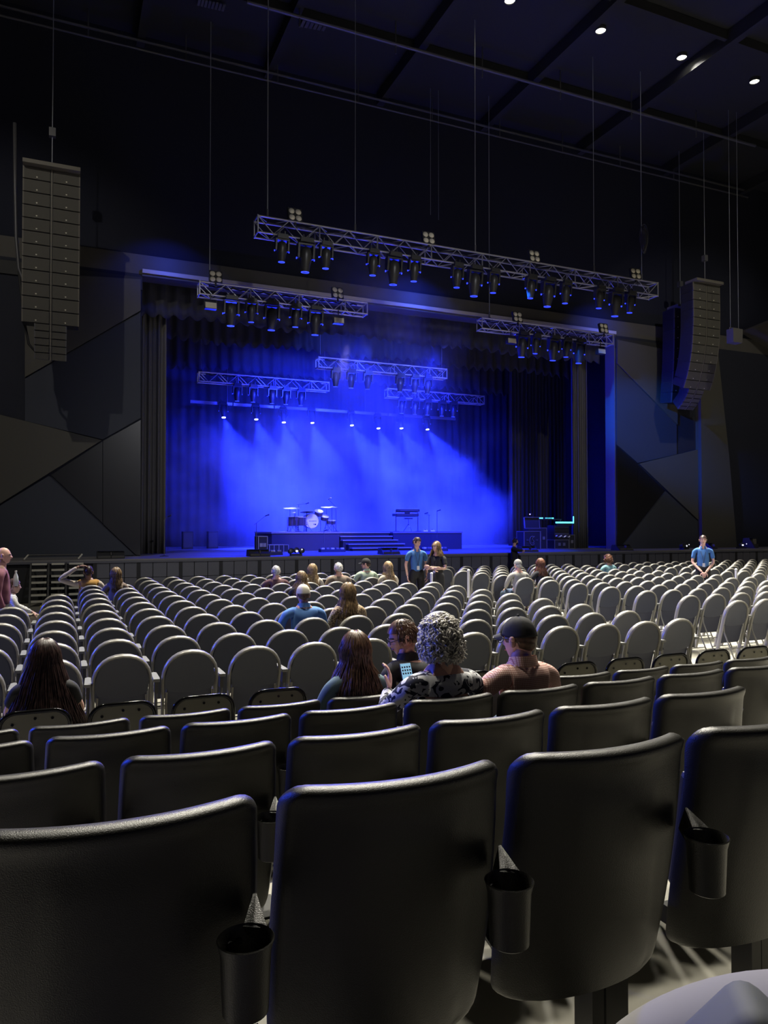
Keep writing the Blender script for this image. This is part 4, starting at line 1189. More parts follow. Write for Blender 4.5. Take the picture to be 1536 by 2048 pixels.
# ================================================================== HAZE
def haze(name, lo, hi, blobs, base, nscale, label, noise_amt=1.0, seedv=(0, 0, 0), aniso=0.1, dens=1.0, hard=0.2):
    c = [(a + b) / 2 for a, b in zip(lo, hi)]
    mb = MB().box((0, 0, 0), [b - a for a, b in zip(lo, hi)])
    m = bpy.data.materials.new(name); m.use_nodes = True
    nt = m.node_tree; nt.nodes.clear()
    out = nt.nodes.new('ShaderNodeOutputMaterial')
    vs = nt.nodes.new('ShaderNodeVolumeScatter'); vs.inputs['Anisotropy'].default_value = aniso
    vs.inputs['Color'].default_value = (0.9, 0.9, 0.9, 1)
    nt.links.new(vs.outputs[0], out.inputs['Volume'])
    geo = nt.nodes.new('ShaderNodeNewGeometry')
    nz = nt.nodes.new('ShaderNodeTexNoise'); nz.inputs['Scale'].default_value = nscale; nz.inputs['Detail'].default_value = 3.0; nz.inputs['Roughness'].default_value = 0.55
    off = nt.nodes.new('ShaderNodeVectorMath'); off.operation = 'ADD'; off.inputs[1].default_value = seedv
    nt.links.new(geo.outputs['Position'], off.inputs[0]); nt.links.new(off.outputs[0], nz.inputs['Vector'])
    def math_(op, a, b=None, clamp=False):
        n = nt.nodes.new('ShaderNodeMath'); n.operation = op; n.use_clamp = clamp
        for i, s in enumerate((a, b)):
            if s is None: continue
            if isinstance(s, (int, float)): n.inputs[i].default_value = s
            else: nt.links.new(s, n.inputs[i])
        return n.outputs[0]
    tot = None
    nmod = math_('SUBTRACT', nz.outputs['Fac'], 0.5)
    for (cx, cyy, cz, rx, ry, rz_, amp) in blobs:
        v1 = nt.nodes.new('ShaderNodeVectorMath'); v1.operation = 'SUBTRACT'; v1.inputs[1].default_value = (cx, cyy, cz)
        nt.links.new(geo.outputs['Position'], v1.inputs[0])
        v2 = nt.nodes.new('ShaderNodeVectorMath'); v2.operation = 'DIVIDE'; v2.inputs[1].default_value = (rx, ry, rz_)
        nt.links.new(v1.outputs[0], v2.inputs[0])
        ln = nt.nodes.new('ShaderNodeVectorMath'); ln.operation = 'LENGTH'; nt.links.new(v2.outputs[0], ln.inputs[0])
        d = math_('SUBTRACT', 1.0, ln.outputs['Value'])
        d = math_('ADD', d, math_('MULTIPLY', nmod, noise_amt * 2.2))
        d = math_('DIVIDE', d, hard)
        d = math_('MULTIPLY', math_('MINIMUM', math_('MAXIMUM', d, 0.0), 1.0), amp)
        tot = d if tot is None else math_('ADD', tot, d)
    tot = math_('ADD', tot, base)
    tex = math_('MULTIPLY', nz.outputs['Fac'], nz.outputs['Fac'])
    tot = math_('MULTIPLY', tot, math_('ADD', math_('MULTIPLY', tex, 2.4), 0.4))
    nt.links.new(math_('MULTIPLY', tot, dens), vs.inputs['Density'])
    o = mb.build('haze', m)
    o.location = c
    tag(o, label, 'haze', kind='stuff')
    return o
haze('haze_stage', (3.0, 28.75, STZ + 0.01), (19.0, 33.7, 9.2),
     [(10.2, 31.0, 2.6, 7.2, 5.0, 4.2, 0.24), (16.2, 30.4, 1.8, 4.6, 3.6, 3.2, 0.34), (12.4, 30.5, 7.0, 6.5, 5.0, 5.5, 0.11)], 0.008, 0.36, 'blue lit theatrical haze filling the middle of the stage', 0.8, (3.1, 0, 1.7), 0.15, 1.0, 1.0)
haze('haze_plume', (7.0, 19.6, 5.2), (13.5, 23.4, 12.4),
     [(9.6, 21.6, 7.6, 2.6, 1.7, 3.2, 0.035), (9.2, 21.4, 10.0, 1.3, 1.2, 1.9, 0.03)], 0.0, 0.5, 'faint plume of haze rising in front of the trusses', 0.8, (1.0, 5.0, 0), 0.1, 1.0, 0.6)
# unseen spots added close above the kit to whiten the cymbals
lamp('cymbal_fill_lamp', 'SPOT', (X_(583), DY + 0.9, DZ + 2.5), CYM_FILL_W, (0.75, 0.88, 1.0), aim=(X_(584), DY + 0.3, DZ + 0.9), size=R(22), blend=0.3, radius=0.05)
lamp('cymbal_fill_lamp', 'SPOT', (X_(659), DY + 0.9, DZ + 2.5), CYM_FILL_W, (0.75, 0.88, 1.0), aim=(X_(658), DY + 0.3, DZ + 0.9), size=R(22), blend=0.3, radius=0.05)
# blue fill lamps added below the unlit front trusses, aimed at the stage
for x in (5.5, 8.5, 11.2, 14.0, 17.0):
    lamp('truss_fill_lamp', 'SPOT', (x, Y2 - 0.5, z2 - 1.15), TRUSS_FILL_W, BLUE, aim=(x * 0.5 + 5.6, 25.2, STZ), size=R(70), blend=0.7, radius=0.2)

zt4 = zat(634, 716, 26.2)
for x_, tx_ in ((8.8, 7.0), (11.2, 11.2), (13.6, 15.5)):
    lamp('uplight_fill_lamp', 'SPOT', (x_, 25.8, zt4 - 1.15), UP_FILL_W, BLUE, aim=(tx_, Y1, z1), size=R(46), blend=0.5, radius=0.1)  # unseen lamps added below the middle truss to turn the longest truss blue

lamp('side_lamp', 'SPOT', (-11.2, 15.5, 5.2), 9000, (0.02, 0.07, 1.0), aim=(5.0, 4.0, 0.9), size=R(75), blend=0.6, radius=0.12)
for x_ in (9.3, 11.2, 13.1):
    lamp('stage_fill_lamp', 'SPOT', (x_, 22.5, z2 - 1.3), 1500, (0.05, 0.10, 1.0), aim=(x_, 26.2, zt4 - 0.2), size=R(44), blend=0.6, radius=0.1)  # unseen lamps added in front to brighten the middle upstage truss
for x_ in (8.7, 11.2, 13.7):
    lamp('wash_lamp', 'SPOT', (x_, 26.0, zt4 - 1.2), 4500, BLUE, aim=(x_, 30.5, 5.0), size=R(125), blend=0.6, radius=0.2)  # wide lamps added below the middle truss to brighten the upper haze
for u_ in (335, 845, 1226):
    lamp('ledge_fill_lamp', 'SPOT', (XU(u_, 22.9), 22.75, LZ + 0.45), 50 if u_ != 845 else 110, (0.03, 0.08, 1.0), aim=(XU(u_, 22.9), WY, LZ), size=R(140), blend=0.3, radius=0.05)  # small lamps added to draw the blue line along the lintel trim

lamp('kit_fill_lamp', 'SPOT', (8.4, 22.4, z2 - 1.2), 2600, (0.42, 0.36, 1.0), aim=(X_(625), DY, DZ + 0.5), size=R(30), blend=0.5, radius=0.05)  # unseen key light added to brighten the drum kit from the front
lamp('reveal_fill_lamp', 'SPOT', (2.7, 23.9, 7.6), 5000, (0.004, 0.004, 1.0), aim=(20.3, 23.85, 4.4), size=R(36), blend=0.5, radius=0.05)  # unseen side lamps added to colour the right reveal blue
lamp('reveal_fill_lamp', 'SPOT', (2.7, 23.9, 3.4), 3500, (0.004, 0.004, 1.0), aim=(20.3, 23.85, 5.4), size=R(36), blend=0.5, radius=0.05)
lamp('wall_spot_lamp', 'SPOT', (12.0, 18.6, z1 - 0.8), 12000, (0.01, 0.12, 0.8), aim=(22.2, 23.5, 6.0), size=R(24), blend=0.9, radius=0.1)

for x_ in (XU(592, 21.7), 11.6, XU(1368, 21.9) - 2.5):
    lamp('edge_fill_lamp', 'SPOT', (x_, 21.62, STZ + 0.3), 800, (0.03, 0.03, 1.0), aim=(x_ + 0.3, 20.2, z1), size=R(66), blend=0.4, radius=0.05)  # blue lamps added along the stage edge to tint the trusses from below
# ================================================================== PEOPLE
def skin_mesh(verts, edges, radii, root=0, sub=2, smooth=True):
    bm = bmesh.new()
    lay = bm.verts.layers.skin.verify()
    vs = [bm.verts.new(v) for v in verts]
    for a, b in edges: bm.edges.new((vs[a], vs[b]))
    bm.verts.index_update()
    for i, v in enumerate(vs):
        r = radii[i]
        v[lay].radius = r if isinstance(r, tuple) else (r, r)
        v[lay].use_root = (i == root)
    me = bpy.data.meshes.new('tmp'); bm.to_mesh(me); bm.free()
    o = bpy.data.objects.new('tmp', me); COL.objects.link(o)
    md = o.modifiers.new('s', 'SKIN'); md.use_smooth_shade = True
    md2 = o.modifiers.new('u', 'SUBSURF'); md2.levels = sub; md2.render_levels = sub
    dg = bpy.context.evaluated_depsgraph_get()
    ev = o.evaluated_get(dg)
    m2 = ev.to_mesh()
    V = [v.co.copy() for v in m2.vertices]; F = [tuple(p.vertices) for p in m2.polygons]
    ev.to_mesh_clear()
    bpy.data.objects.remove(o); bpy.data.meshes.remove(me)
    return V, F
def lerp(a, b, t): return Vector(a) * (1 - t) + Vector(b) * t
def head_dir(az, el): return Vector((math.sin(az) * math.cos(el), math.cos(az) * math.cos(el), math.sin(el)))
def head_radius(d):
    """skull surface distance along unit direction d (face towards +Y), metres"""
    x, y, z = d
    r = 1 / math.sqrt((x / 0.076) ** 2 + (y / (0.098 if y > 0 else 0.100)) ** 2 + (z / (0.118 if z > 0 else 0.122)) ** 2)
    az = math.atan2(x, y); el = math.asin(max(-1, min(1, z)))
    face = max(0, 1 - (az / 1.3) ** 2)
    # nose
    r += 0.026 * math.exp(-(az / 0.13) ** 2) * math.exp(-((el + 0.20) / 0.17) ** 2) if y > 0 else 0
    # brow, sockets
    if y > 0:
        r += 0.006 * math.exp(-(az / 0.55) ** 2) * math.exp(-((el - 0.17) / 0.10) ** 2)
        r -= 0.009 * (math.exp(-((abs(az) - 0.38) / 0.20) ** 2) * math.exp(-((el - 0.02) / 0.12) ** 2))
        # lips and chin
        r += 0.006 * math.exp(-(az / 0.28) ** 2) * math.exp(-((el + 0.56) / 0.10) ** 2)
        r += 0.012 * math.exp(-(az / 0.45) ** 2) * math.exp(-((el + 0.92) / 0.22) ** 2)
    # narrow jaw, nape
    if z < 0: r *= 1 - 0.16 * min(1, -z) * (abs(x) ** 0.7)
    if z < -0.4 and y < 0: r *= 1 - 0.22 * min(1, (-z - 0.4) * 2)
    return r
def head_parts(b, M, skin, lipm, eyem, irism, n=32, mm=24, ears=True):
    b.use(skin)
    def fn(a, c):
        az = -PI + 2 * PI * a; el = PI / 2 - PI * c
        d = head_dir(az, el * 0.999)
        return M @ (d * head_radius(d))
    b.grid(fn, n, mm)
    if ears:
        for s in (-1, 1):
            q = (M.to_3x3() @ Matrix.Rotation(R(-20 * s), 3, 'Z')).normalized()
            b.ell(M @ Vector((s * 0.078, -0.008, -0.005)), (0.011, 0.020, 0.032), 8, 7, q)
            b.ell(M @ Vector((s * 0.084, -0.012, 0.012)), (0.008, 0.018, 0.016), 8, 5, q)
    for s in (-1, 1):
        d = head_dir(s * 0.36, 0.02)
        p = d * (head_radius(d) - 0.006)
        b.use(eyem).ell(M @ p, (0.012, 0.012, 0.009), 8, 6)
        b.use(irism).ell(M @ (p + Vector((0, 0.0075, 0))), (0.0055, 0.0055, 0.0055), 8, 5)
    d = head_dir(0, -0.55)
    b.use(lipm).ell(M @ (d * (head_radius(d) - 0.001)), (0.024, 0.006, 0.007), 10, 5, M.to_3x3().normalized())
    b.use(irism)
    for s in (-1, 1):
        pts = [head_dir(s * a, 0.20 + 0.03 * math.sin((a - 0.15) * 6)) for a in (0.16, 0.3, 0.45, 0.6)]
        b.tube([M @ (d * (head_radius(d) + 0.001)) for d in pts], 0.004, 4)
def hand(b, wrist, direction, palm_n, side=1, curl=0.5, k=1.0, grip=False):
    """five fingers and a palm; direction = wrist to knuckles, palm_n = palm normal"""
    d = Vector(direction).normalized(); pn = Vector(palm_n); pn = (pn - d * pn.dot(d)).normalized(); s = d.cross(pn) * side
    w_ = Vector(wrist)
    b.tube([w_ - d * 0.02 * k, w_ + d * 0.02 * k, w_ + d * 0.06 * k, w_ + d * 0.088 * k], 0.02, 8, rs=[0.024 * k, 0.030 * k, 0.040 * k, 0.038 * k], flat=0.45) if False else None
    q = Matrix((s, d, pn)).transposed()
    b.ell(w_ + d * 0.045 * k, (0.039 * k, 0.055 * k, 0.016 * k), 12, 8, q)
    for i, (o, L, r) in enumerate(((-0.029, 0.070, 0.0078), (-0.010, 0.080, 0.0082), (0.010, 0.076, 0.0080), (0.028, 0.060, 0.0070))):
        base = w_ + d * 0.085 * k + s * o * k
        p = base; pts = [base - d * 0.015 * k]; ang = 0.15
        pts.append(p)
        dd = (d + s * o * 2.0).normalized()
        for seg in (0.45, 0.31, 0.24):
            ang += curl * (0.9 if seg < 0.4 else 0.5)
            p = p + (dd * math.cos(ang) + pn * math.sin(ang)) * L * seg * k
            pts.append(p)
        b.tube(pts, r, 7, rs=[r * 1.05 * k, r * 1.1 * k, r * k, r * 0.92 * k, r * 0.7 * k])
    base = w_ + d * 0.02 * k - s * 0.030 * k
    t1 = base + (d * 0.5 - s * 0.8 + pn * 0.25).normalized() * 0.035 * k
    t2 = t1 + (d * 0.8 - s * 0.45 + pn * 0.35).normalized() * 0.030 * k
    t3 = t2 + (d * 0.9 - s * 0.1 + pn * 0.5).normalized() * 0.024 * k
    b.tube([base, t1, t2, t3], 0.01, 7, rs=[0.013 * k, 0.011 * k, 0.0098 * k, 0.007 * k])
SKINS = {}
def skin_mat(tone):
    cols = {'pale': (0.55, 0.34, 0.26), 'pink': (0.68, 0.40, 0.32), 'tan': (0.40, 0.24, 0.16)}
    return mat('skin_' + tone, cols[tone], 0.5, var=0.05, vscale=30)
M_lip = mat('lips', (0.42, 0.16, 0.14), 0.45)
M_eye = mat('eye_white', (0.75, 0.72, 0.7), 0.25)
M_iris = mat('iris_dark', (0.04, 0.03, 0.02), 0.3)
HAIRC = {'dark': (0.040, 0.022, 0.020), 'brown': (0.115, 0.065, 0.042), 'blonde': (0.36, 0.25, 0.13), 'honey': (0.22, 0.145, 0.075), 'grey': (0.36, 0.35, 0.34), 'auburn': (0.14, 0.06, 0.035), 'white': (0.45, 0.44, 0.42), 'black': (0.012, 0.010, 0.010), 'silver': (0.62, 0.59, 0.55)}
def hair_mat(c):
    return mat('hair_' + c, HAIRC[c], 0.38, var=0.6, vscale=30, spec=0.4)
def scalp_point(az, t, M, off, L, face_az=1.05, flare=0.0, rnd=0.0, wave=0.0, seed=0.0):
    """path of a lock: t in 0..1 ; first part follows the skull, then hangs"""
    el0 = PI / 2 - 0.02
    tk = 0.52
    eq = -0.02
    if t < tk:
        el = el0 + (eq - el0) * (t / tk)
        d = head_dir(az, el)
        p = d * (head_radius(d) + off + rnd)
    else:
        d = head_dir(az, eq); p = d * (head_radius(d) + off + rnd)
        s = (t - tk) / (1 - tk)
        h = Vector((d.x, d.y, 0)).normalized()
        inward = -0.018 * math.sin(min(1, s * 2.2) * PI)
        p = p + Vector((0, 0, -L * s)) + h * (flare * s ** 1.15 + inward * (0.0 if flare > 0.12 else 1.0))
        if d.y > 0: p.y -= d.y * 0.03 * s
    if wave:
        p += Vector((math.sin(t * 14 + seed), math.cos(t * 12 + seed * 1.7), 0)) * wave * min(1, t * 2)
    return p
def make_hair(style, colr, M, root, seed=1, density=160, L=0.2, flare=0.03, follow=None, sheen=None):
    hm = hair_mat(colr); rnd_ = random.Random(seed)
    Mi = M
    if style == 'long':
        b = MB()
        A0, A1 = 0.95, 2 * PI - 0.95
        def fn(a, c):
            az = A0 + (A1 - A0) * a
            wv = 0.004 * math.sin(az * 37 + 2.0 * c) + 0.003 * math.sin(az * 71)
            p = scalp_point(az, 0.02 + 0.98 * c, M, 0.012 + wv, L, flare=flare, wave=0.003, seed=az * 5)
            return M @ p
        b.grid(fn, 56, 22)
        # front fringe covering the top of the forehead
        def fr(a, c):
            az = -A0 + 2 * A0 * a
            el = PI / 2 - (PI / 2 - 0.42) * c
            d = head_dir(az, el)
            return M @ (d * (head_radius(d) + 0.011))
        b.grid(fr, 14, 6)
        o = b.build('hair', hm, root, True)
        s = MB()
        for i in range(density):
            az = rnd_.uniform(A0 - 0.05, A1 + 0.05)
            ts = [0.03 + 0.97 * k / 13 for k in range(14)]
            r0 = rnd_.uniform(0.002, 0.012); sd = rnd_.uniform(0, 6); dl = L * rnd_.uniform(0.85, 1.06); da = rnd_.uniform(-0.25, 0.25)
            w_ = rnd_.uniform(0.002, 0.008)
            pts = [M @ scalp_point(az + da * t, t, M, 0.012 + r0, dl, flare=flare + rnd_.uniform(-0.01, 0.012) * t, wave=w_, seed=sd) for t in ts]
            rr_ = rnd_.uniform(0.0022, 0.0045)
            s.tube(pts, rr_, 4, rs=[rr_ * (0.6 + 0.6 * math.sin(PI * min(1, 0.15 + k / 16))) for k in range(14)])
        tag(s.build('hair_strands', hm, o, True), kind='stuff')
        return o
    if style == 'curly':
        b = MB()
        def fn(a, c):
            az = -PI + 2 * PI * a; el = PI / 2 - (PI / 2 + 0.75) * c
            d = head_dir(az, el)
            off = 0.030
            if d.y > 0.45 and el < 0.45: off = -0.01
            return M @ (d * (head_radius(head_dir(az, max(el, -0.1))) + off))
        b.grid(fn, 30, 16)
        o = b.build('hair', hm, root, True)
        s = MB()
        for i in range(density):
            az = rnd_.uniform(0.85, 2 * PI - 0.85) if rnd_.random() < 0.85 else rnd_.uniform(-0.9, 0.9)
            el = rnd_.uniform(-0.75, 1.45)
            if abs(az) < 0.9 and el < 0.5: el = rnd_.uniform(0.5, 1.4)
            d = head_dir(az, el); base = d * (head_radius(head_dir(az, max(el, -0.15))) + rnd_.uniform(0.020, 0.034))
            if el < -0.1: base += Vector((d.x, d.y, 0)) * 0.005
            # a curl: small helix hanging down and outward
            ax = (Vector((d.x, d.y, d.z * 0.3)) * 0.35 + Vector((0, 0, -1)) + Vector((rnd_.uniform(-.4, .4), rnd_.uniform(-.4, .4), 0))).normalized()
            if el > 0.9: ax = (Vector((d.x, d.y, 0)) + Vector((rnd_.uniform(-.5, .5), rnd_.uniform(-.5, .5), 0)) + Vector((0, 0, -0.2))).normalized()
            u1 = ax.orthogonal().normalized(); u2 = ax.cross(u1)
            cr = rnd_.uniform(0.006, 0.011); ln = rnd_.uniform(0.030, 0.055); ph = rnd_.uniform(0, 6.28); tw = rnd_.uniform(4.5, 8.0) * rnd_.choice((-1, 1))
            pts = []
            for k in range(9):
                t = k / 8
                pts.append(M @ (base + ax * ln * (t - 0.25) + (u1 * math.cos(ph + tw * t) + u2 * math.sin(ph + tw * t)) * cr))
            s.tube(pts, 0.004, 4, rs=[0.002 + 0.0035 * math.sin(PI * (0.12 + 0.8 * k / 8)) for k in range(9)])
        tag(s.build('hair_curls', hm, o, True), kind='stuff')
        return o
    if style in ('short', 'bald_sides', 'under_cap'):
        b = MB()
        hl = {'short': 0.55, 'bald_sides': -9, 'under_cap': 0.3}[style]
        A0 = 0.95
        top = {'short': PI / 2, 'bald_sides': 0.35, 'under_cap': 0.35}[style]
        def fn(a, c):
            az = A0 + (2 * PI - 2 * A0) * a
            back = 0.5 - 0.5 * math.cos(az)   # 1 at the back
            lowz = -0.05 - 0.62 * back ** 1.5
            if abs(math.sin(az)) > 0.86: lowz = max(lowz, -0.12)
            el = top + (lowz - top) * c
            d = head_dir(az, el)
            thick = (0.012 if style == 'short' else 0.005) * (1 - 0.75 * c ** 3)
            return M @ (d * (head_radius(d) + thick + 0.0015 * math.sin(az * 60 + el * 20)))
        b.grid(fn, 44, 14)
        if style == 'short':
            def fr(a, c):
                az = -A0 + 2 * A0 * a
                el = PI / 2 - (PI / 2 - 0.52) * c
                d = head_dir(az, el)
                return M @ (d * (head_radius(d) + 0.014 + 0.003 * math.sin(az * 30)))
            b.grid(fr, 16, 7)
        o = b.build('hair', hm, root, True)
        if density and style == 'short':
            s = MB()
            for i in range(density):
                az = rnd_.uniform(A0, 2 * PI - A0); el = rnd_.uniform(-0.2, 1.4)
                d = head_dir(az, el); p = d * (head_radius(d) + 0.011)
                dn = Vector((0, 0, -1)) if el < 0.8 else Vector((math.sin(az), math.cos(az), 0))
                dn = dn - d * dn.dot(d); dn.normalize()
                q_ = p + dn * 0.02 + d * 0.002; e_ = p + dn * 0.035 - d * 0.002
                s.tube([M @ p, M @ q_, M @ e_], 0.002, 3, rs=[0.002, 0.0022, 0.0005])
            tag(s.build('hair_strands', hm, o, True), kind='stuff')
        return o
def make_cap(M, root, m, back=False, brim=True, sc=1.0):
    b = MB()
    lo = 0.30
    def fn(a, c):
        az = -PI + 2 * PI * a; el = PI / 2 - (PI / 2 - lo + 0.10 * (0.5 - 0.5 * math.cos(az))) * c
        d = head_dir(az, el)
        seam = 0.0015 * abs(math.cos(az * 3))
        r = head_radius(head_dir(az, max(el, 0.12))) + (0.014 + 0.008 * math.sin(PI * min(1, c + 0.15))) * sc - seam
        return M @ (d * r)
    b.grid(fn, 36, 10)
    b.grid(lambda a, c: M @ ((M.inverted() @ Vector(fn(a, 1))) * (1 - 0.06 * c)), 36, 1)
    o = b.build('cap', m, root, True)
    b2 = MB(); b2.ell(M @ Vector((0, 0, 0.118 + 0.027 * sc)), (0.009, 0.009, 0.005), 8, 5); b2.build('button', m, o, True)
    if brim:
        b3 = MB(); sg = -1 if back else 1
        def br(a, c, dz=0.0):
            s = -1 + 2 * a
            d = head_dir(s * 0.95, 0.24)
            p0 = d * (head_radius(d) + 0.016)
            p = Vector((p0.x * (1 - 0.1 * c), p0.y + 0.060 * c * math.sqrt(max(0, 1 - (s * 0.92) ** 2)), 0.035 - 0.018 * c - 0.02 * s * s + dz))
            if back: p = Vector((p.x, -p.y, p.z))
            return M @ p
        b3.grid(lambda a, c: br(a, c), 14, 5); b3.grid(lambda a, c: br(a, c, 0.004), 14, 5)
        b3.build('brim', m, o, True)
    return o
def make_glasses(M, root, m):
    b = MB()
    for s in (-1, 1):
        d = head_dir(s * 0.36, 0.0); c = d * (head_radius(d) + 0.022); c.y += 0.004
        b.tube([M @ (c + Vector((0.024 * math.cos(a), 0.0, 0.016 * math.sin(a)))) for a in [2 * PI * k / 14 for k in range(14)]], 0.0022, 5, closed=True)
        b.tube([M @ (c + Vector((s * 0.024, 0, 0.004))), M @ Vector((s * 0.083, 0.05, 0.012)), M @ Vector((s * 0.086, -0.005, 0.016)), M @ Vector((s * 0.082, -0.02, 0.0))], 0.0024, 5)
    d = head_dir(0.36, 0.0); c = d * (head_radius(d) + 0.022)
    b.tube([M @ Vector((-c.x + 0.024, c.y + 0.004, 0.004)), M @ Vector((0, c.y + 0.010, 0.008)), M @ Vector((c.x - 0.024, c.y + 0.004, 0.004))], 0.002, 5)
    return b.build('glasses', m, root, True)
def person(label, x, y, z, face=0.0, sit=True, top=1.25, lean=(0, 0), head=(0, 0), arms=None, tone='pale', shirt=None, sleeves='short', pants=None, hair=('short', 'brown', {}), shoes=True, cap=None, glasses=False, collar=False, wide=1.0, neckline=0.0, group=None, extra=None, belly=0.0, vest=None, seat=0.45, female=False, detail=True, headyaw_only=None):
    root = thing('person', label, 'person', (x, y, z), face, group)
    sk = skin_mat(tone)
    sub = 2 if detail else 1
    lx, ly = lean
    S = wide
    if sit:
        k = (top - seat) / 0.80
        pz = seat + 0.085
        def up(h): return seat + h * k
        J = {'pel': (0, 0, pz), 'abd': (lx * 0.3, ly * 0.3 - 0.01, up(0.22)), 'che': (lx * 0.7, ly * 0.7 - 0.01, up(0.40)), 'nb': (lx, ly, up(0.525)), 'nt': (lx * 1.05, ly * 1.1 + 0.015, up(0.60))}
        hip = 0.09 * S
        for s, n_ in ((-1, 'L'), (1, 'R')):
            J['hip' + n_] = (s * hip, 0.05, seat + 0.075)
            J['kn' + n_] = (s * 0.13, 0.45, seat + 0.06)
            J['an' + n_] = (s * 0.12, 0.44, 0.09)
            J['toe' + n_] = (s * 0.13, 0.58, 0.035)
        hc = Vector((lx * 1.1, ly * 1.2 + 0.03, up(0.675)))
    else:
        k = top / 1.75
        J = {'pel': (0, 0, 0.95 * k), 'abd': (lx * 0.3, ly * 0.3, 1.09 * k), 'che': (lx * 0.7, ly * 0.7, 1.27 * k), 'nb': (lx, ly, 1.445 * k), 'nt': (lx, ly + 0.015, 1.53 * k)}
        for s, n_ in ((-1, 'L'), (1, 'R')):
            J['hip' + n_] = (s * 0.09 * S, 0, 0.90 * k)
            J['kn' + n_] = (s * 0.10, 0.02, 0.50 * k)
            J['an' + n_] = (s * 0.11, -0.02, 0.09)
            J['toe' + n_] = (s * 0.13, 0.12, 0.035)
        hc = Vector((lx, ly + 0.03, 1.632 * k))
    hs = 1.0 if sit else 0.97
    if headyaw_only is None: pass
    HM = Matrix.Translation(hc) @ Matrix.Rotation(R(head[0]), 4, 'Z') @ Matrix.Rotation(R(head[1]), 4, 'X') @ Matrix.Scale(hs, 4)
    sw = (0.165 if female else 0.19) * S
    nb = Vector(J['nb'])
    for s, n_ in ((-1, 'L'), (1, 'R')):
        J['sh' + n_] = tuple(nb + Vector((s * sw, 0, -0.070 * k)))
        a = (arms or {}).get(n_)
        if a is None:
            if sit: a = [(s * (sw + 0.06), 0.06, seat + 0.28), (s * 0.15, 0.30, seat + 0.17)]
            else: a = [(s * (sw + 0.05), -0.03, 1.10 * k), (s * (sw + 0.03), 0.05, 0.86 * k)]
        J['el' + n_] = a[0]; J['wr' + n_] = a[1]
    order = ['pel', 'abd', 'che', 'nb', 'nt', 'shL', 'elL', 'wrL', 'shR', 'elR', 'wrR', 'hipL', 'knL', 'anL', 'toeL', 'hipR', 'knR', 'anR', 'toeR']
    E = [('pel', 'abd'), ('abd', 'che'), ('che', 'nb'), ('nb', 'nt'), ('nb', 'shL'), ('shL', 'elL'), ('elL', 'wrL'), ('nb', 'shR'), ('shR', 'elR'), ('elR', 'wrR'), ('pel', 'hipL'), ('hipL', 'knL'), ('knL', 'anL'), ('anL', 'toeL'), ('pel', 'hipR'), ('hipR', 'knR'), ('knR', 'anR'), ('anR', 'toeR')]
    rad = {'pel': (0.12 * S, 0.10), 'abd': (0.115 * S, 0.09), 'che': (0.13 * S, 0.10), 'nb': (0.05, 0.045), 'nt': 0.05, 'sh': 0.040, 'el': 0.036, 'wr': 0.026, 'hip': 0.070 * S, 'kn': 0.052, 'an': 0.038, 'toe': 0.032}
    idx = {n_: i for i, n_ in enumerate(order)}
    rr_ = [rad.get(n_) or rad[n_[:-1]] for n_ in order]
    V, F = skin_mesh([J[n_] for n_ in order], [(idx[a], idx[b]) for a, b in E], rr_, 0, sub)
    b = MB().use(sk).add(V, F)
    head_parts(b, HM, sk, M_lip, M_eye, M_iris, 32 if detail else 20, 24 if detail else 16)
    b.use(sk)
    for s, n_ in ((-1, 'L'), (1, 'R')):
        wr = Vector(J['wr' + n_]); el = Vector(J['el' + n_]); d = (wr - el).normalized()
        hd = (arms or {}).get('hand' + n_)
        dirv, pn, cu = hd if hd else ((d + Vector((0, 0.0, -0.15))), (-s * 0.5, 0.0, -1) if sit else (-s, 0.1, 0), 0.45)
        hand(b, wr, dirv, pn, side=s, curl=cu, k=0.97)
    # neck fill to the skull
    b.tube([Vector(J['nb']) + Vector((0, 0, -0.02)), Vector(J['nt']), HM @ Vector((0, -0.015, -0.045))], 0.05, 12, rs=[0.066, 0.056, 0.055])
    b.build('body', None, root, True)
    # shirt
    t_names = ['pel', 'abd', 'che', 'nb', 'shL', 'shR']
    pts = [Vector(J['pel']) + Vector((0, 0, -0.03 if sit else -0.10)), Vector(J['abd']), Vector(J['che']), Vector(J['nb']) + Vector((0, 0, -0.02 - neckline)), Vector(J['shL']), Vector(J['shR'])]
    ed = [(0, 1), (1, 2), (2, 3), (3, 4), (3, 5)]
    rd = [(0.145 * S, 0.122), (0.142 * S + belly, 0.115 + belly), (0.155 * S, 0.122), (0.092 * S, 0.078), 0.062, 0.062]
    for j, n_ in ((4, 'L'), (5, 'R')):
        sh, el, wr = Vector(J['sh' + n_]), Vector(J['el' + n_]), Vector(J['wr' + n_])
        if sleeves == 'none': pts.append(lerp(sh, el, 0.18)); rd.append(0.066); ed.append((j, len(pts) - 1)); continue
        if sleeves == 'short':
            pts.append(lerp(sh, el, 0.35)); rd.append(0.057); ed.append((j, len(pts) - 1))
            pts.append(lerp(sh, el, 0.72)); rd.append(0.056); ed.append((len(pts) - 2, len(pts) - 1))
        else:
            pts.append(lerp(sh, el, 0.5)); rd.append(0.055); ed.append((j, len(pts) - 1))
            pts.append(el); rd.append(0.053); ed.append((len(pts) - 2, len(pts) - 1))
            pts.append(lerp(el, wr, 0.9)); rd.append(0.040); ed.append((len(pts) - 2, len(pts) - 1))
    V, F = skin_mesh(pts, ed, rd, 0, sub + (1 if detail else 0))
    sv = []
    for v in V:
        nn = noise.noise(v * 9 + Vector((x, y, z))) * 0.008 + noise.noise(Vector((v.x * 22, v.y * 22, v.z * 9)) + Vector((y, x, 0))) * 0.004
        c = Vector((0, 0, v.z)); dr = (v - c); dr.z = 0
        sv.append(v + (dr.normalized() * nn if dr.length > 1e-4 else Vector((0, 0, 0))))
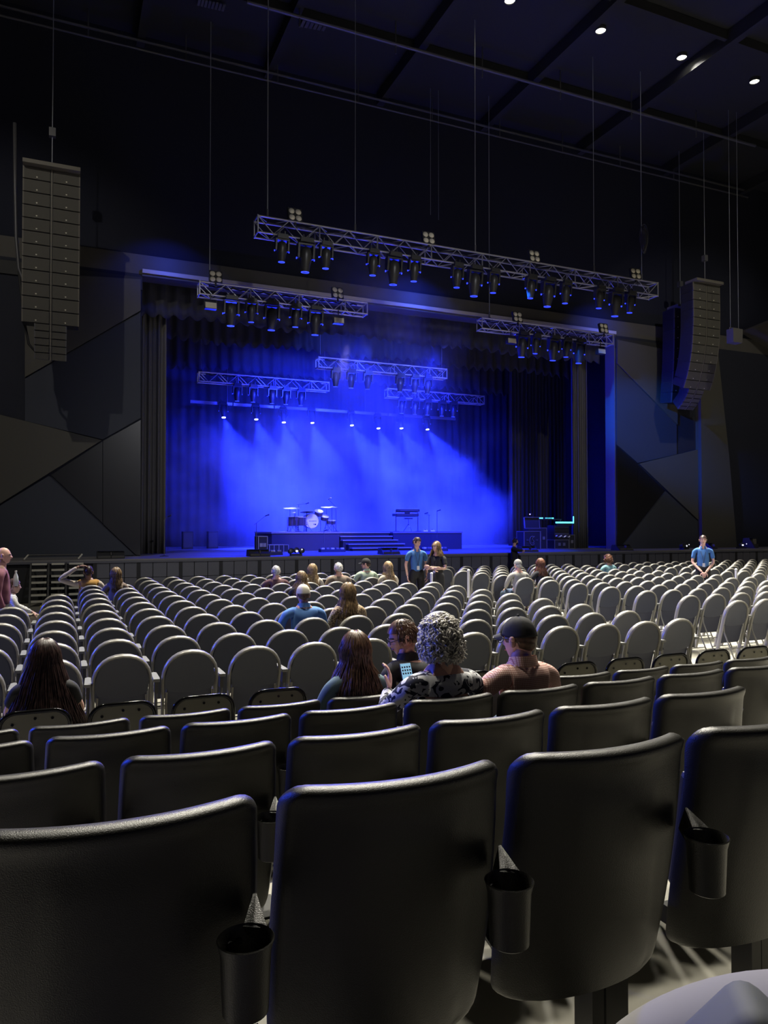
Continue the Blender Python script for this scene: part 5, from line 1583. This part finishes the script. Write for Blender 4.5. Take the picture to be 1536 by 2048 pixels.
    sh_o = MB().add(sv, F).build('shirt', shirt, root, True)
    if vest:
        V, F = skin_mesh(pts[:6] , [(0, 1), (1, 2), (2, 3), (3, 4), (3, 5)], [(r_[0] * 1.12, r_[1] * 1.12) if isinstance(r_, tuple) else r_ * 1.08 for r_ in rd[:6]], 0, sub)
        MB().add(V, F).build('vest', vest, root, True)
    if collar:
        cb = MB()
        nbv = Vector(J['nb'])
        def cf(a, c):
            an = 0.35 + (2 * PI - 0.7) * a
            r_ = 0.072 + 0.012 * c
            return nbv + Vector((math.sin(an) * r_, math.cos(an) * r_ * 0.95, 0.052 - 0.052 * c + 0.012 * math.cos(an + PI)))
        cb.grid(cf, 24, 3); cb.grid(lambda a, c: Vector(cf(a, c)) * 1.0 + (Vector(cf(a, c)) - nbv) * 0.06, 24, 3)
        cb.build('collar', shirt, sh_o, True)
    # trousers
    if pants:
        pn_ = [Vector(J['pel']) + Vector((0, 0, 0.05 if sit else 0.13)), Vector(J['pel']) + Vector((0, 0, -0.01))]
        re = [(0.145 * S, 0.118), (0.155 * S, 0.128)]; ed = [(0, 1)]
        for n_ in 'LR':
            for j, r_ in (('hip', 0.110 * S), ('kn', 0.072), ('an', 0.055)):
                q_ = Vector(J[j + n_]) + (Vector((0, 0, 0.03)) if j == 'an' else Vector((0, 0, 0)))
                pn_.append(q_); re.append(r_)
                ed.append((1, len(pn_) - 1) if j == 'hip' else (len(pn_) - 2, len(pn_) - 1))
        V, F = skin_mesh(pn_, ed, re, 0, sub)
        MB().add(V, F).build('trousers', pants, root, True)
    if shoes:
        for n_ in 'LR':
            a, t_ = Vector(J['an' + n_]), Vector(J['toe' + n_])
            V, F = skin_mesh([a + Vector((0, -0.04, -0.035)), a + Vector((0, 0.02, -0.03)), Vector((t_.x, t_.y, 0.036)), Vector((t_.x, t_.y + 0.05, 0.032))], [(0, 1), (1, 2), (2, 3)], [0.042, 0.047, (0.045, 0.032), (0.035, 0.025)], 0, 1)
            MB().add(V, F).build('shoe', M_black, root, True)
    st_, hcol, kw = hair
    if st_: make_hair(st_, hcol, HM, root, seed=int(abs(x * 100 + y)) + 1, **kw)
    if cap: make_cap(HM, root, cap[0], **(cap[1] if len(cap) > 1 else {}))
    if glasses: make_glasses(HM, root, M_black)
    return root, J, HM
def cloth(name, c, **k): return mat(name, c, 0.85, bump=0.15, bscale=250, var=k.get('var', 0.06), vscale=12)
C_black = cloth('cloth_black', (0.014, 0.014, 0.017)); C_dark = cloth('cloth_charcoal', (0.03, 0.03, 0.035)); C_denim = cloth('denim_trousers', (0.05, 0.08, 0.14))
C_teal = cloth('cloth_teal', (0.12, 0.19, 0.22)); C_blue = cloth('cloth_blue_shirt', (0.10, 0.24, 0.58)); C_usher = cloth('cloth_usher_blue', (0.06, 0.18, 0.46))
C_maroon = cloth('cloth_maroon', (0.10, 0.045, 0.05)); C_sage = cloth('cloth_sage', (0.34, 0.42, 0.32)); C_grey = cloth('cloth_grey', (0.30, 0.29, 0.26)); C_pink = cloth('cloth_dusty_pink', (0.20, 0.07, 0.10))
C_mustard = cloth('cloth_mustard', (0.50, 0.27, 0.06)); C_cream = cloth('cloth_cream', (0.62, 0.55, 0.45)); C_taupe = cloth('cloth_taupe', (0.22, 0.17, 0.13)); C_ltteal = cloth('cloth_light_teal', (0.20, 0.38, 0.42))
C_khaki = cloth('cloth_khaki', (0.30, 0.26, 0.18))
P_floral = pattern_mat('floral_black_white', 'blotch', (0.70, 0.70, 0.72), (0.012, 0.014, 0.03), 19, 0.53)
P_check = pattern_mat('pink_check', 'check', (0.45, 0.16, 0.13), (0.85, 0.62, 0.54), 32, 0.3)
P_leo = pattern_mat('leopard_print', 'spots', (0.09, 0.05, 0.03), (0.52, 0.38, 0.22), 55, 0.42)
P_stripe = pattern_mat('striped_top', 'stripe', (0.08, 0.08, 0.1), (0.75, 0.75, 0.72), 14, 0.4)
P_floral2 = pattern_mat('dark_small_floral', 'blotch', (0.04, 0.04, 0.045), (0.26, 0.22, 0.18), 30, 0.52)

# ---- near group
def seatx(u, Y): return XU(u, Y)
f3, f4 = FZ[2], FZ[3]
person('woman with very long dark hair and bare arms sitting at lower left', -0.12, 5.50, 0, face=R(-2), top=1.21, tone='pink', shirt=C_black, sleeves='short', pants=C_black, female=True, hair=('long', 'dark', dict(density=1100, L=0.50, flare=0.17)))
person('woman with shoulder length brown hair in a dark teal top, back turned', 1.71, 4.40, f4, face=R(0), top=1.20, tone='pale', shirt=C_teal, sleeves='long', pants=C_black, female=True, head=(-6, 0), hair=('long', 'brown', dict(density=600, L=0.27, flare=0.075)))
man_g = person('man in glasses and black jacket turning his face to the left', 2.24, 4.50, f4, face=R(14), top=1.245, tone='pink', shirt=C_black, sleeves='long', pants=C_black, head=(62, -14), lean=(-0.06, 0.10), glasses=True, hair=('short', 'brown', dict(density=260)), collar=True)
# grey haired woman holding up a phone
gx = 1.87
arms = {'L': [(-0.27, 0.14, 0.74), (-0.16, 0.33, 0.80)], 'handL': ((0.1, 0.12, 1.0), (-0.85, 0.4, 0.1), 0.40),
        'R': [(0.25, 0.10, 0.70), (0.10, 0.34, 0.66)]}
gw, GJ, GM = person('woman with curly silver grey hair in a black and white blouse', gx - 0.02, 3.50, f3, face=R(2), top=1.215, tone='pink', shirt=P_floral, sleeves='long', pants=C_black, female=True, wide=1.18, arms=arms, neckline=0.03, head=(4, -4), hair=('curly', 'silver', dict(density=1500)))
pw = PY(814, 1352, 3.86)
ph = thing('smartphone', 'smartphone with a lit pale blue screen held by the grey haired woman', 'phone', tuple(pw))
ph.rotation_euler = (R(-22), R(0), R(6))
pb_ = MB().box((0, 0, 0), (0.074, 0.009, 0.15)).build('phone_body', M_black, ph)
bv = pb_.modifiers.new('bevel', 'BEVEL'); bv.width = 0.004; bv.segments = 2
MB().box((0, -0.0055, 0), (0.068, 0.001, 0.142)).build('screen', M_screen, ph)
icons = MB()
for i in range(4):
    for j in range(3):
        icons.box((-0.024 + 0.016 * i, -0.0065, 0.05 - 0.018 * j), (0.009, 0.001, 0.010))
icons.build('screen_icons', M_black, ph)
person('man in a black cap, glasses and pink checked shirt seen from behind', 2.35, 3.50, f3, face=R(0), top=1.195, tone='pink', shirt=P_check, sleeves='long', pants=C_denim, head=(20, -4), cap=(C_black, dict(brim=True, sc=0.8)), glasses=True, collar=True, hair=('under_cap', 'brown', dict(density=0)), wide=1.0, arms={'L': [(-0.27, 0.10, 0.72), (-0.1, 0.34, 0.66)]})
# ---- middle pair
person('man in a white cap and blue shirt sitting mid floor, back turned', 2.72, 8.82, 0, top=1.27, tone='pink', shirt=C_blue, sleeves='long', pants=C_dark, cap=(mat('cap_offwhite', (0.62, 0.58, 0.48), 0.8), dict(brim=False)), hair=('under_cap', 'brown', dict(density=0)), collar=True, wide=1.22)
person('blonde woman in a leopard print top looking right beside the blue shirt', 3.32, 8.84, 0, top=1.27, tone='pink', shirt=P_leo, sleeves='long', pants=C_black, female=True, head=(-62, 0), wide=1.1, hair=('long', 'honey', dict(density=420, L=0.30, flare=0.06)))
# ---- far row
def far(u, Y, **k):
    lab = k.pop('label'); return person(lab, XU(u, Y), Y, 0, detail=False, pants=k.pop('pants', C_dark), **k)
far(553, 14.3, label='white haired man in a maroon shirt in a far row', top=1.22, tone='pink', shirt=C_maroon, sleeves='short', hair=('short', 'white', dict(density=60)), wide=1.1)
far(604, 12.5, label='woman with wavy honey brown hair beside the maroon shirt', top=1.20, shirt=C_black, female=True, hair=('long', 'honey', dict(density=260, L=0.26, flare=0.09)))
far(626, 14.3, label='woman with straight blonde hair in a pale top in a far row', top=1.24, shirt=C_cream, sleeves='long', female=True, head=(-15, 0), hair=('long', 'blonde', dict(density=260, L=0.30, flare=0.06)))
far(678, 14.35, label='grey haired man in a brown shirt in a far row', top=1.26, tone='pink', shirt=C_taupe, sleeves='long', hair=('short', 'silver', dict(density=60)), wide=1.15)
far(733, 15.2, label='man in a black cap and sage green shirt in a far row', top=1.30, tone='pink', shirt=C_sage, sleeves='long', head=(55, 0), cap=(C_black, {}), hair=('under_cap', 'dark', dict(density=0)), wide=1.15, collar=True)
far(777, 14.3, label='woman with long blonde hair at the right end of the far row', top=1.26, shirt=C_cream, sleeves='short', female=True, head=(10, 0), hair=('long', 'blonde', dict(density=280, L=0.34, flare=0.07)))
far(178, 15.2, label='man in a mustard vest with his hand on his head', top=1.25, tone='tan', shirt=C_cream, vest=C_mustard, sleeves='long', hair=('short', 'dark', dict(density=60)), wide=1.15,
    arms={'L': [(-0.52, 0.0, 1.00), (-0.16, -0.02, 1.25)], 'handL': ((1.0, 0.0, 0.1), (0.1, 0, -1), 0.4), 'R': [(0.28, 0.1, 0.75), (0.2, 0.3, 0.65)]})
far(233, 14.4, label='woman with straight blonde brown hair beside the mustard vest', top=1.24, shirt=C_taupe, sleeves='long', female=True, hair=('long', 'honey', dict(density=280, L=0.30, flare=0.04)), head=(10, 0))
far(1037, 13.9, label='man in a grey cap and grey shirt on the aisle seat', top=1.27, tone='pink', shirt=C_grey, sleeves='long', pants=C_denim, cap=(mat('cap_grey', (0.2, 0.2, 0.19), 0.8), dict(brim=False)), hair=('under_cap', 'grey', dict(density=0)), wide=1.15)
far(1082, 14.15, label='woman with wavy auburn hair beside the grey shirt', top=1.27, shirt=C_black, female=True, hair=('long', 'auburn', dict(density=280, L=0.26, flare=0.05)))
far(1217, 16.0, label='person with short curly brown hair in a light teal shirt far right', top=1.23, shirt=C_ltteal, sleeves='short', hair=('curly', 'auburn', dict(density=200)))
# ---- standing people
U_arm = {'L': [(-0.24, -0.04, 1.14), (-0.23, 0.04, 0.88)], 'R': [(0.24, -0.04, 1.14), (0.22, 0.04, 0.88)]}
person('male usher in a blue polo shirt and lanyard standing in the aisle', XU(833, 15.1), 15.1, 0, face=R(168), sit=False, top=1.76, tone='pink', shirt=C_usher, sleeves='short', pants=C_black, hair=('short', 'dark', dict(density=80)), head=(35, -14), arms=U_arm, collar=True)
crossed = {'L': [(-0.23, 0.06, 1.08), (0.06, 0.26, 1.12)], 'R': [(0.23, 0.06, 1.08), (-0.06, 0.30, 1.09)], 'handL': ((1, 0.05, 0.1), (0, -1, 0), 0.4), 'handR': ((-1, 0.05, 0.1), (0, -1, 0), 0.4)}
person('female usher in black with long wavy hair and crossed arms', XU(874, 14.5), 14.5, 0, face=R(128), sit=False, top=1.66, tone='pale', shirt=C_black, sleeves='short', pants=C_black, female=True, hair=('long', 'honey', dict(density=280, L=0.2, flare=0.06)), head=(-16, 0), arms=crossed)
clasp = {'L': [(-0.24, 0.0, 1.13), (-0.04, 0.20, 0.90)], 'R': [(0.24, 0.0, 1.13), (0.04, 0.20, 0.90)], 'handL': ((0.4, 0.1, -0.9), (0, -1, 0), 0.5), 'handR': ((-0.4, 0.15, -0.9), (0, -1, 0), 0.5)}
u3 = person('young male usher in a blue polo with clasped hands at right', XU(1405, 13.5), 13.5, 0, face=R(140), sit=False, top=1.79, tone='pink', shirt=C_usher, sleeves='short', pants=C_black, hair=('short', 'dark', dict(density=80)), arms=clasp, collar=True)
person('bald man in a dusty pink shirt standing at the left edge', XU(3, 11.6), 11.6, 0, face=R(-88), sit=False, top=1.70, tone='pink', shirt=C_pink, sleeves='long', pants=C_black, hair=(None, None, {}), wide=1.15, belly=0.03)
far(24, 13.2, label='seated person in a striped top holding a bottle behind the bald man', face=R(-80), top=1.15, shirt=P_stripe, sleeves='long', pants=C_khaki, tone='pale', hair=('short', 'brown', dict(density=40)))
crewY = SY - 0.22
lean_ = {'L': [(-0.24, 0.16, 1.22), (0.02, 0.30, 1.21)], 'R': [(0.24, 0.16, 1.22), (0.03, 0.33, 1.21)], 'handL': ((1, 0.1, 0.0), (0, -1, 0), 0.7), 'handR': ((-1, 0.1, 0), (0, -1, 0), 0.7)}
cm, CJ, CMh = person('bearded crew member in black with headphones leaning at the stage edge', XU(1024, crewY), crewY - 0.12, 0, face=R(-128), sit=False, top=1.62, tone='pink', shirt=C_black, sleeves='long', pants=C_black, hair=('short', 'dark', dict(density=40)), head=(20, 0), arms=lean_)
bb = MB()
def beard(a, c):
    az = -1.15 + 2.3 * a; el = -0.42 - 0.75 * c
    d = head_dir(az, el); return CMh @ (d * (head_radius(d) + 0.010))
bb.grid(beard, 16, 6); bb.build('beard', hair_mat('dark'), cm, True)
hp = MB()
hp.tube([CMh @ Vector((0.095 * math.cos(a), -0.005, 0.135 * math.sin(a))) for a in [PI * k / 12 for k in range(13)]], 0.010, 6)
for s in (-1, 1): hp.ell(CMh @ Vector((s * 0.093, -0.005, -0.002)), (0.02, 0.036, 0.04), 10, 7)
hp.build('headphones', M_black, cm, True)
# lanyards with badges for the ushers
def lanyard(rt, J):
    pass
# ================================================================== SMALL THINGS
# badges on the ushers
for o in [o for o in COL.objects if o.name.startswith('person') and 'usher' in o.get('label', '')]:
    fem = 'female' in o['label']
    k = 1.0
    b = MB()
    zt = 1.42 if not fem else 1.34
    b.tube([(-0.06, 0.075, zt), (-0.03, 0.145, zt - 0.14), (0.0, 0.150, zt - 0.30)], 0.005, 4)
    b.tube([(0.06, 0.075, zt), (0.03, 0.145, zt - 0.14), (0.0, 0.150, zt - 0.30)], 0.005, 4)
    ly = b.build('lanyard', M_black, o)
    MB().box((0.0, 0.156, zt - 0.345), (0.06, 0.006, 0.085)).build('badge', M_white, ly)
    if fem:
        p = MB().box((0.05, 0.17, 0.92), (0.20, 0.07, 0.14), top=(0.9, 0.8)).build('waist_bag', M_blackplastic, o)
# hat-like phone glow and radio left out; bottle in the striped person's hand
bt = thing('plastic_bottle', 'clear plastic bottle held up by the striped person at left', 'bottle', (XU(33, 11.5), 11.5, PY(22, 1158, 11.5).z))
MB().lathe([(0.0, -0.10), (0.032, -0.10), (0.034, -0.02), (0.030, 0.03), (0.013, 0.08), (0.013, 0.10), (0.0, 0.10)], n=14, caps=False).build('bottle_body', mat('clear_plastic', (0.7, 0.75, 0.75), 0.15), bt, True)
MB().cyl((0, 0, 0.095), (0, 0, 0.115), 0.015, n=12).build('bottle_cap', M_white, bt)
# lit exit strip of yellow tape on the floor at the left aisle
tp = PZ(77, 1226, 0.004)
# blurred foreground at lower right: the photographer's neighbour's knee in pale grey trousers and an armrest tip
knee = thing('person', 'blurred knee in pale lavender grey trousers filling the bottom right corner', 'person', (0, 0, FZ[0]))
V, F = skin_mesh([(0.62, -0.02, 0.52 + 0.19), (0.72, 0.16, 0.50 + 0.19), (0.93, 0.46, 0.46 + 0.19), (1.02, 0.52, 0.28), (1.04, 0.50, 0.08)], [(0, 1), (1, 2), (2, 3), (3, 4)], [0.07, 0.068, 0.058, 0.05, 0.036], 0, 2)
bpy.data.objects.remove(knee)
knee = thing('person', 'pale lavender grey trouser knee in the bottom right corner', 'person', (0, 0, 0))
kc = [(1.22, -0.05, 1.325), (1.04, 0.38, 1.35), (0.85, 0.68, 1.335), (0.74, 0.78, 1.25), (0.60, 0.84, 1.07), (0.50, 0.86, 0.90)]
V, F = skin_mesh(kc, [(i, i + 1) for i in range(5)], [0.085, 0.08, 0.072, 0.07, 0.055, 0.045], 0, 2)
MB().add(V, F).build('body', skin_mat('pale'), knee, True)
V, F = skin_mesh(kc[:-1] + [(0.54, 0.83, 0.97)], [(i, i + 1) for i in range(5)], [0.105, 0.10, 0.092, 0.09, 0.075, 0.065], 0, 3)
MB().add(V, F).build('trousers', mat('trousers_lavender', (0.15, 0.146, 0.155), 0.9), knee, True)
V, F = skin_mesh([(0.50, 0.80, 0.86), (0.47, 0.86, 0.84), (0.42, 0.98, 0.83)], [(0, 1), (1, 2)], [0.05, 0.05, 0.035], 0, 1)
MB().add(V, F).build('shoe', M_black, knee, True)
bag = thing('bag', 'dark rounded bag corner resting on the pale trousers at bottom right', 'bag', (0.725, 0.62, 1.365))
q = Matrix.Rotation(R(-35), 3, 'Z') @ Matrix.Rotation(R(42), 3, 'Y')
bo = MB().box((0, 0, 0), (0.13, 0.10, 0.13), q).build('bag_body', mat('bag_grey', (0.045, 0.05, 0.065), 0.75), bag, True)
bv = bo.modifiers.new('bevel', 'BEVEL'); bv.width = 0.028; bv.segments = 4
MB().tube([tuple(q @ Vector(p)) for p in ((-0.05, -0.057, -0.02), (-0.02, -0.06, 0.03), (0.03, -0.06, 0.03), (0.05, -0.057, -0.02))], 0.004, 5).build('bag_handle', M_black, bag)
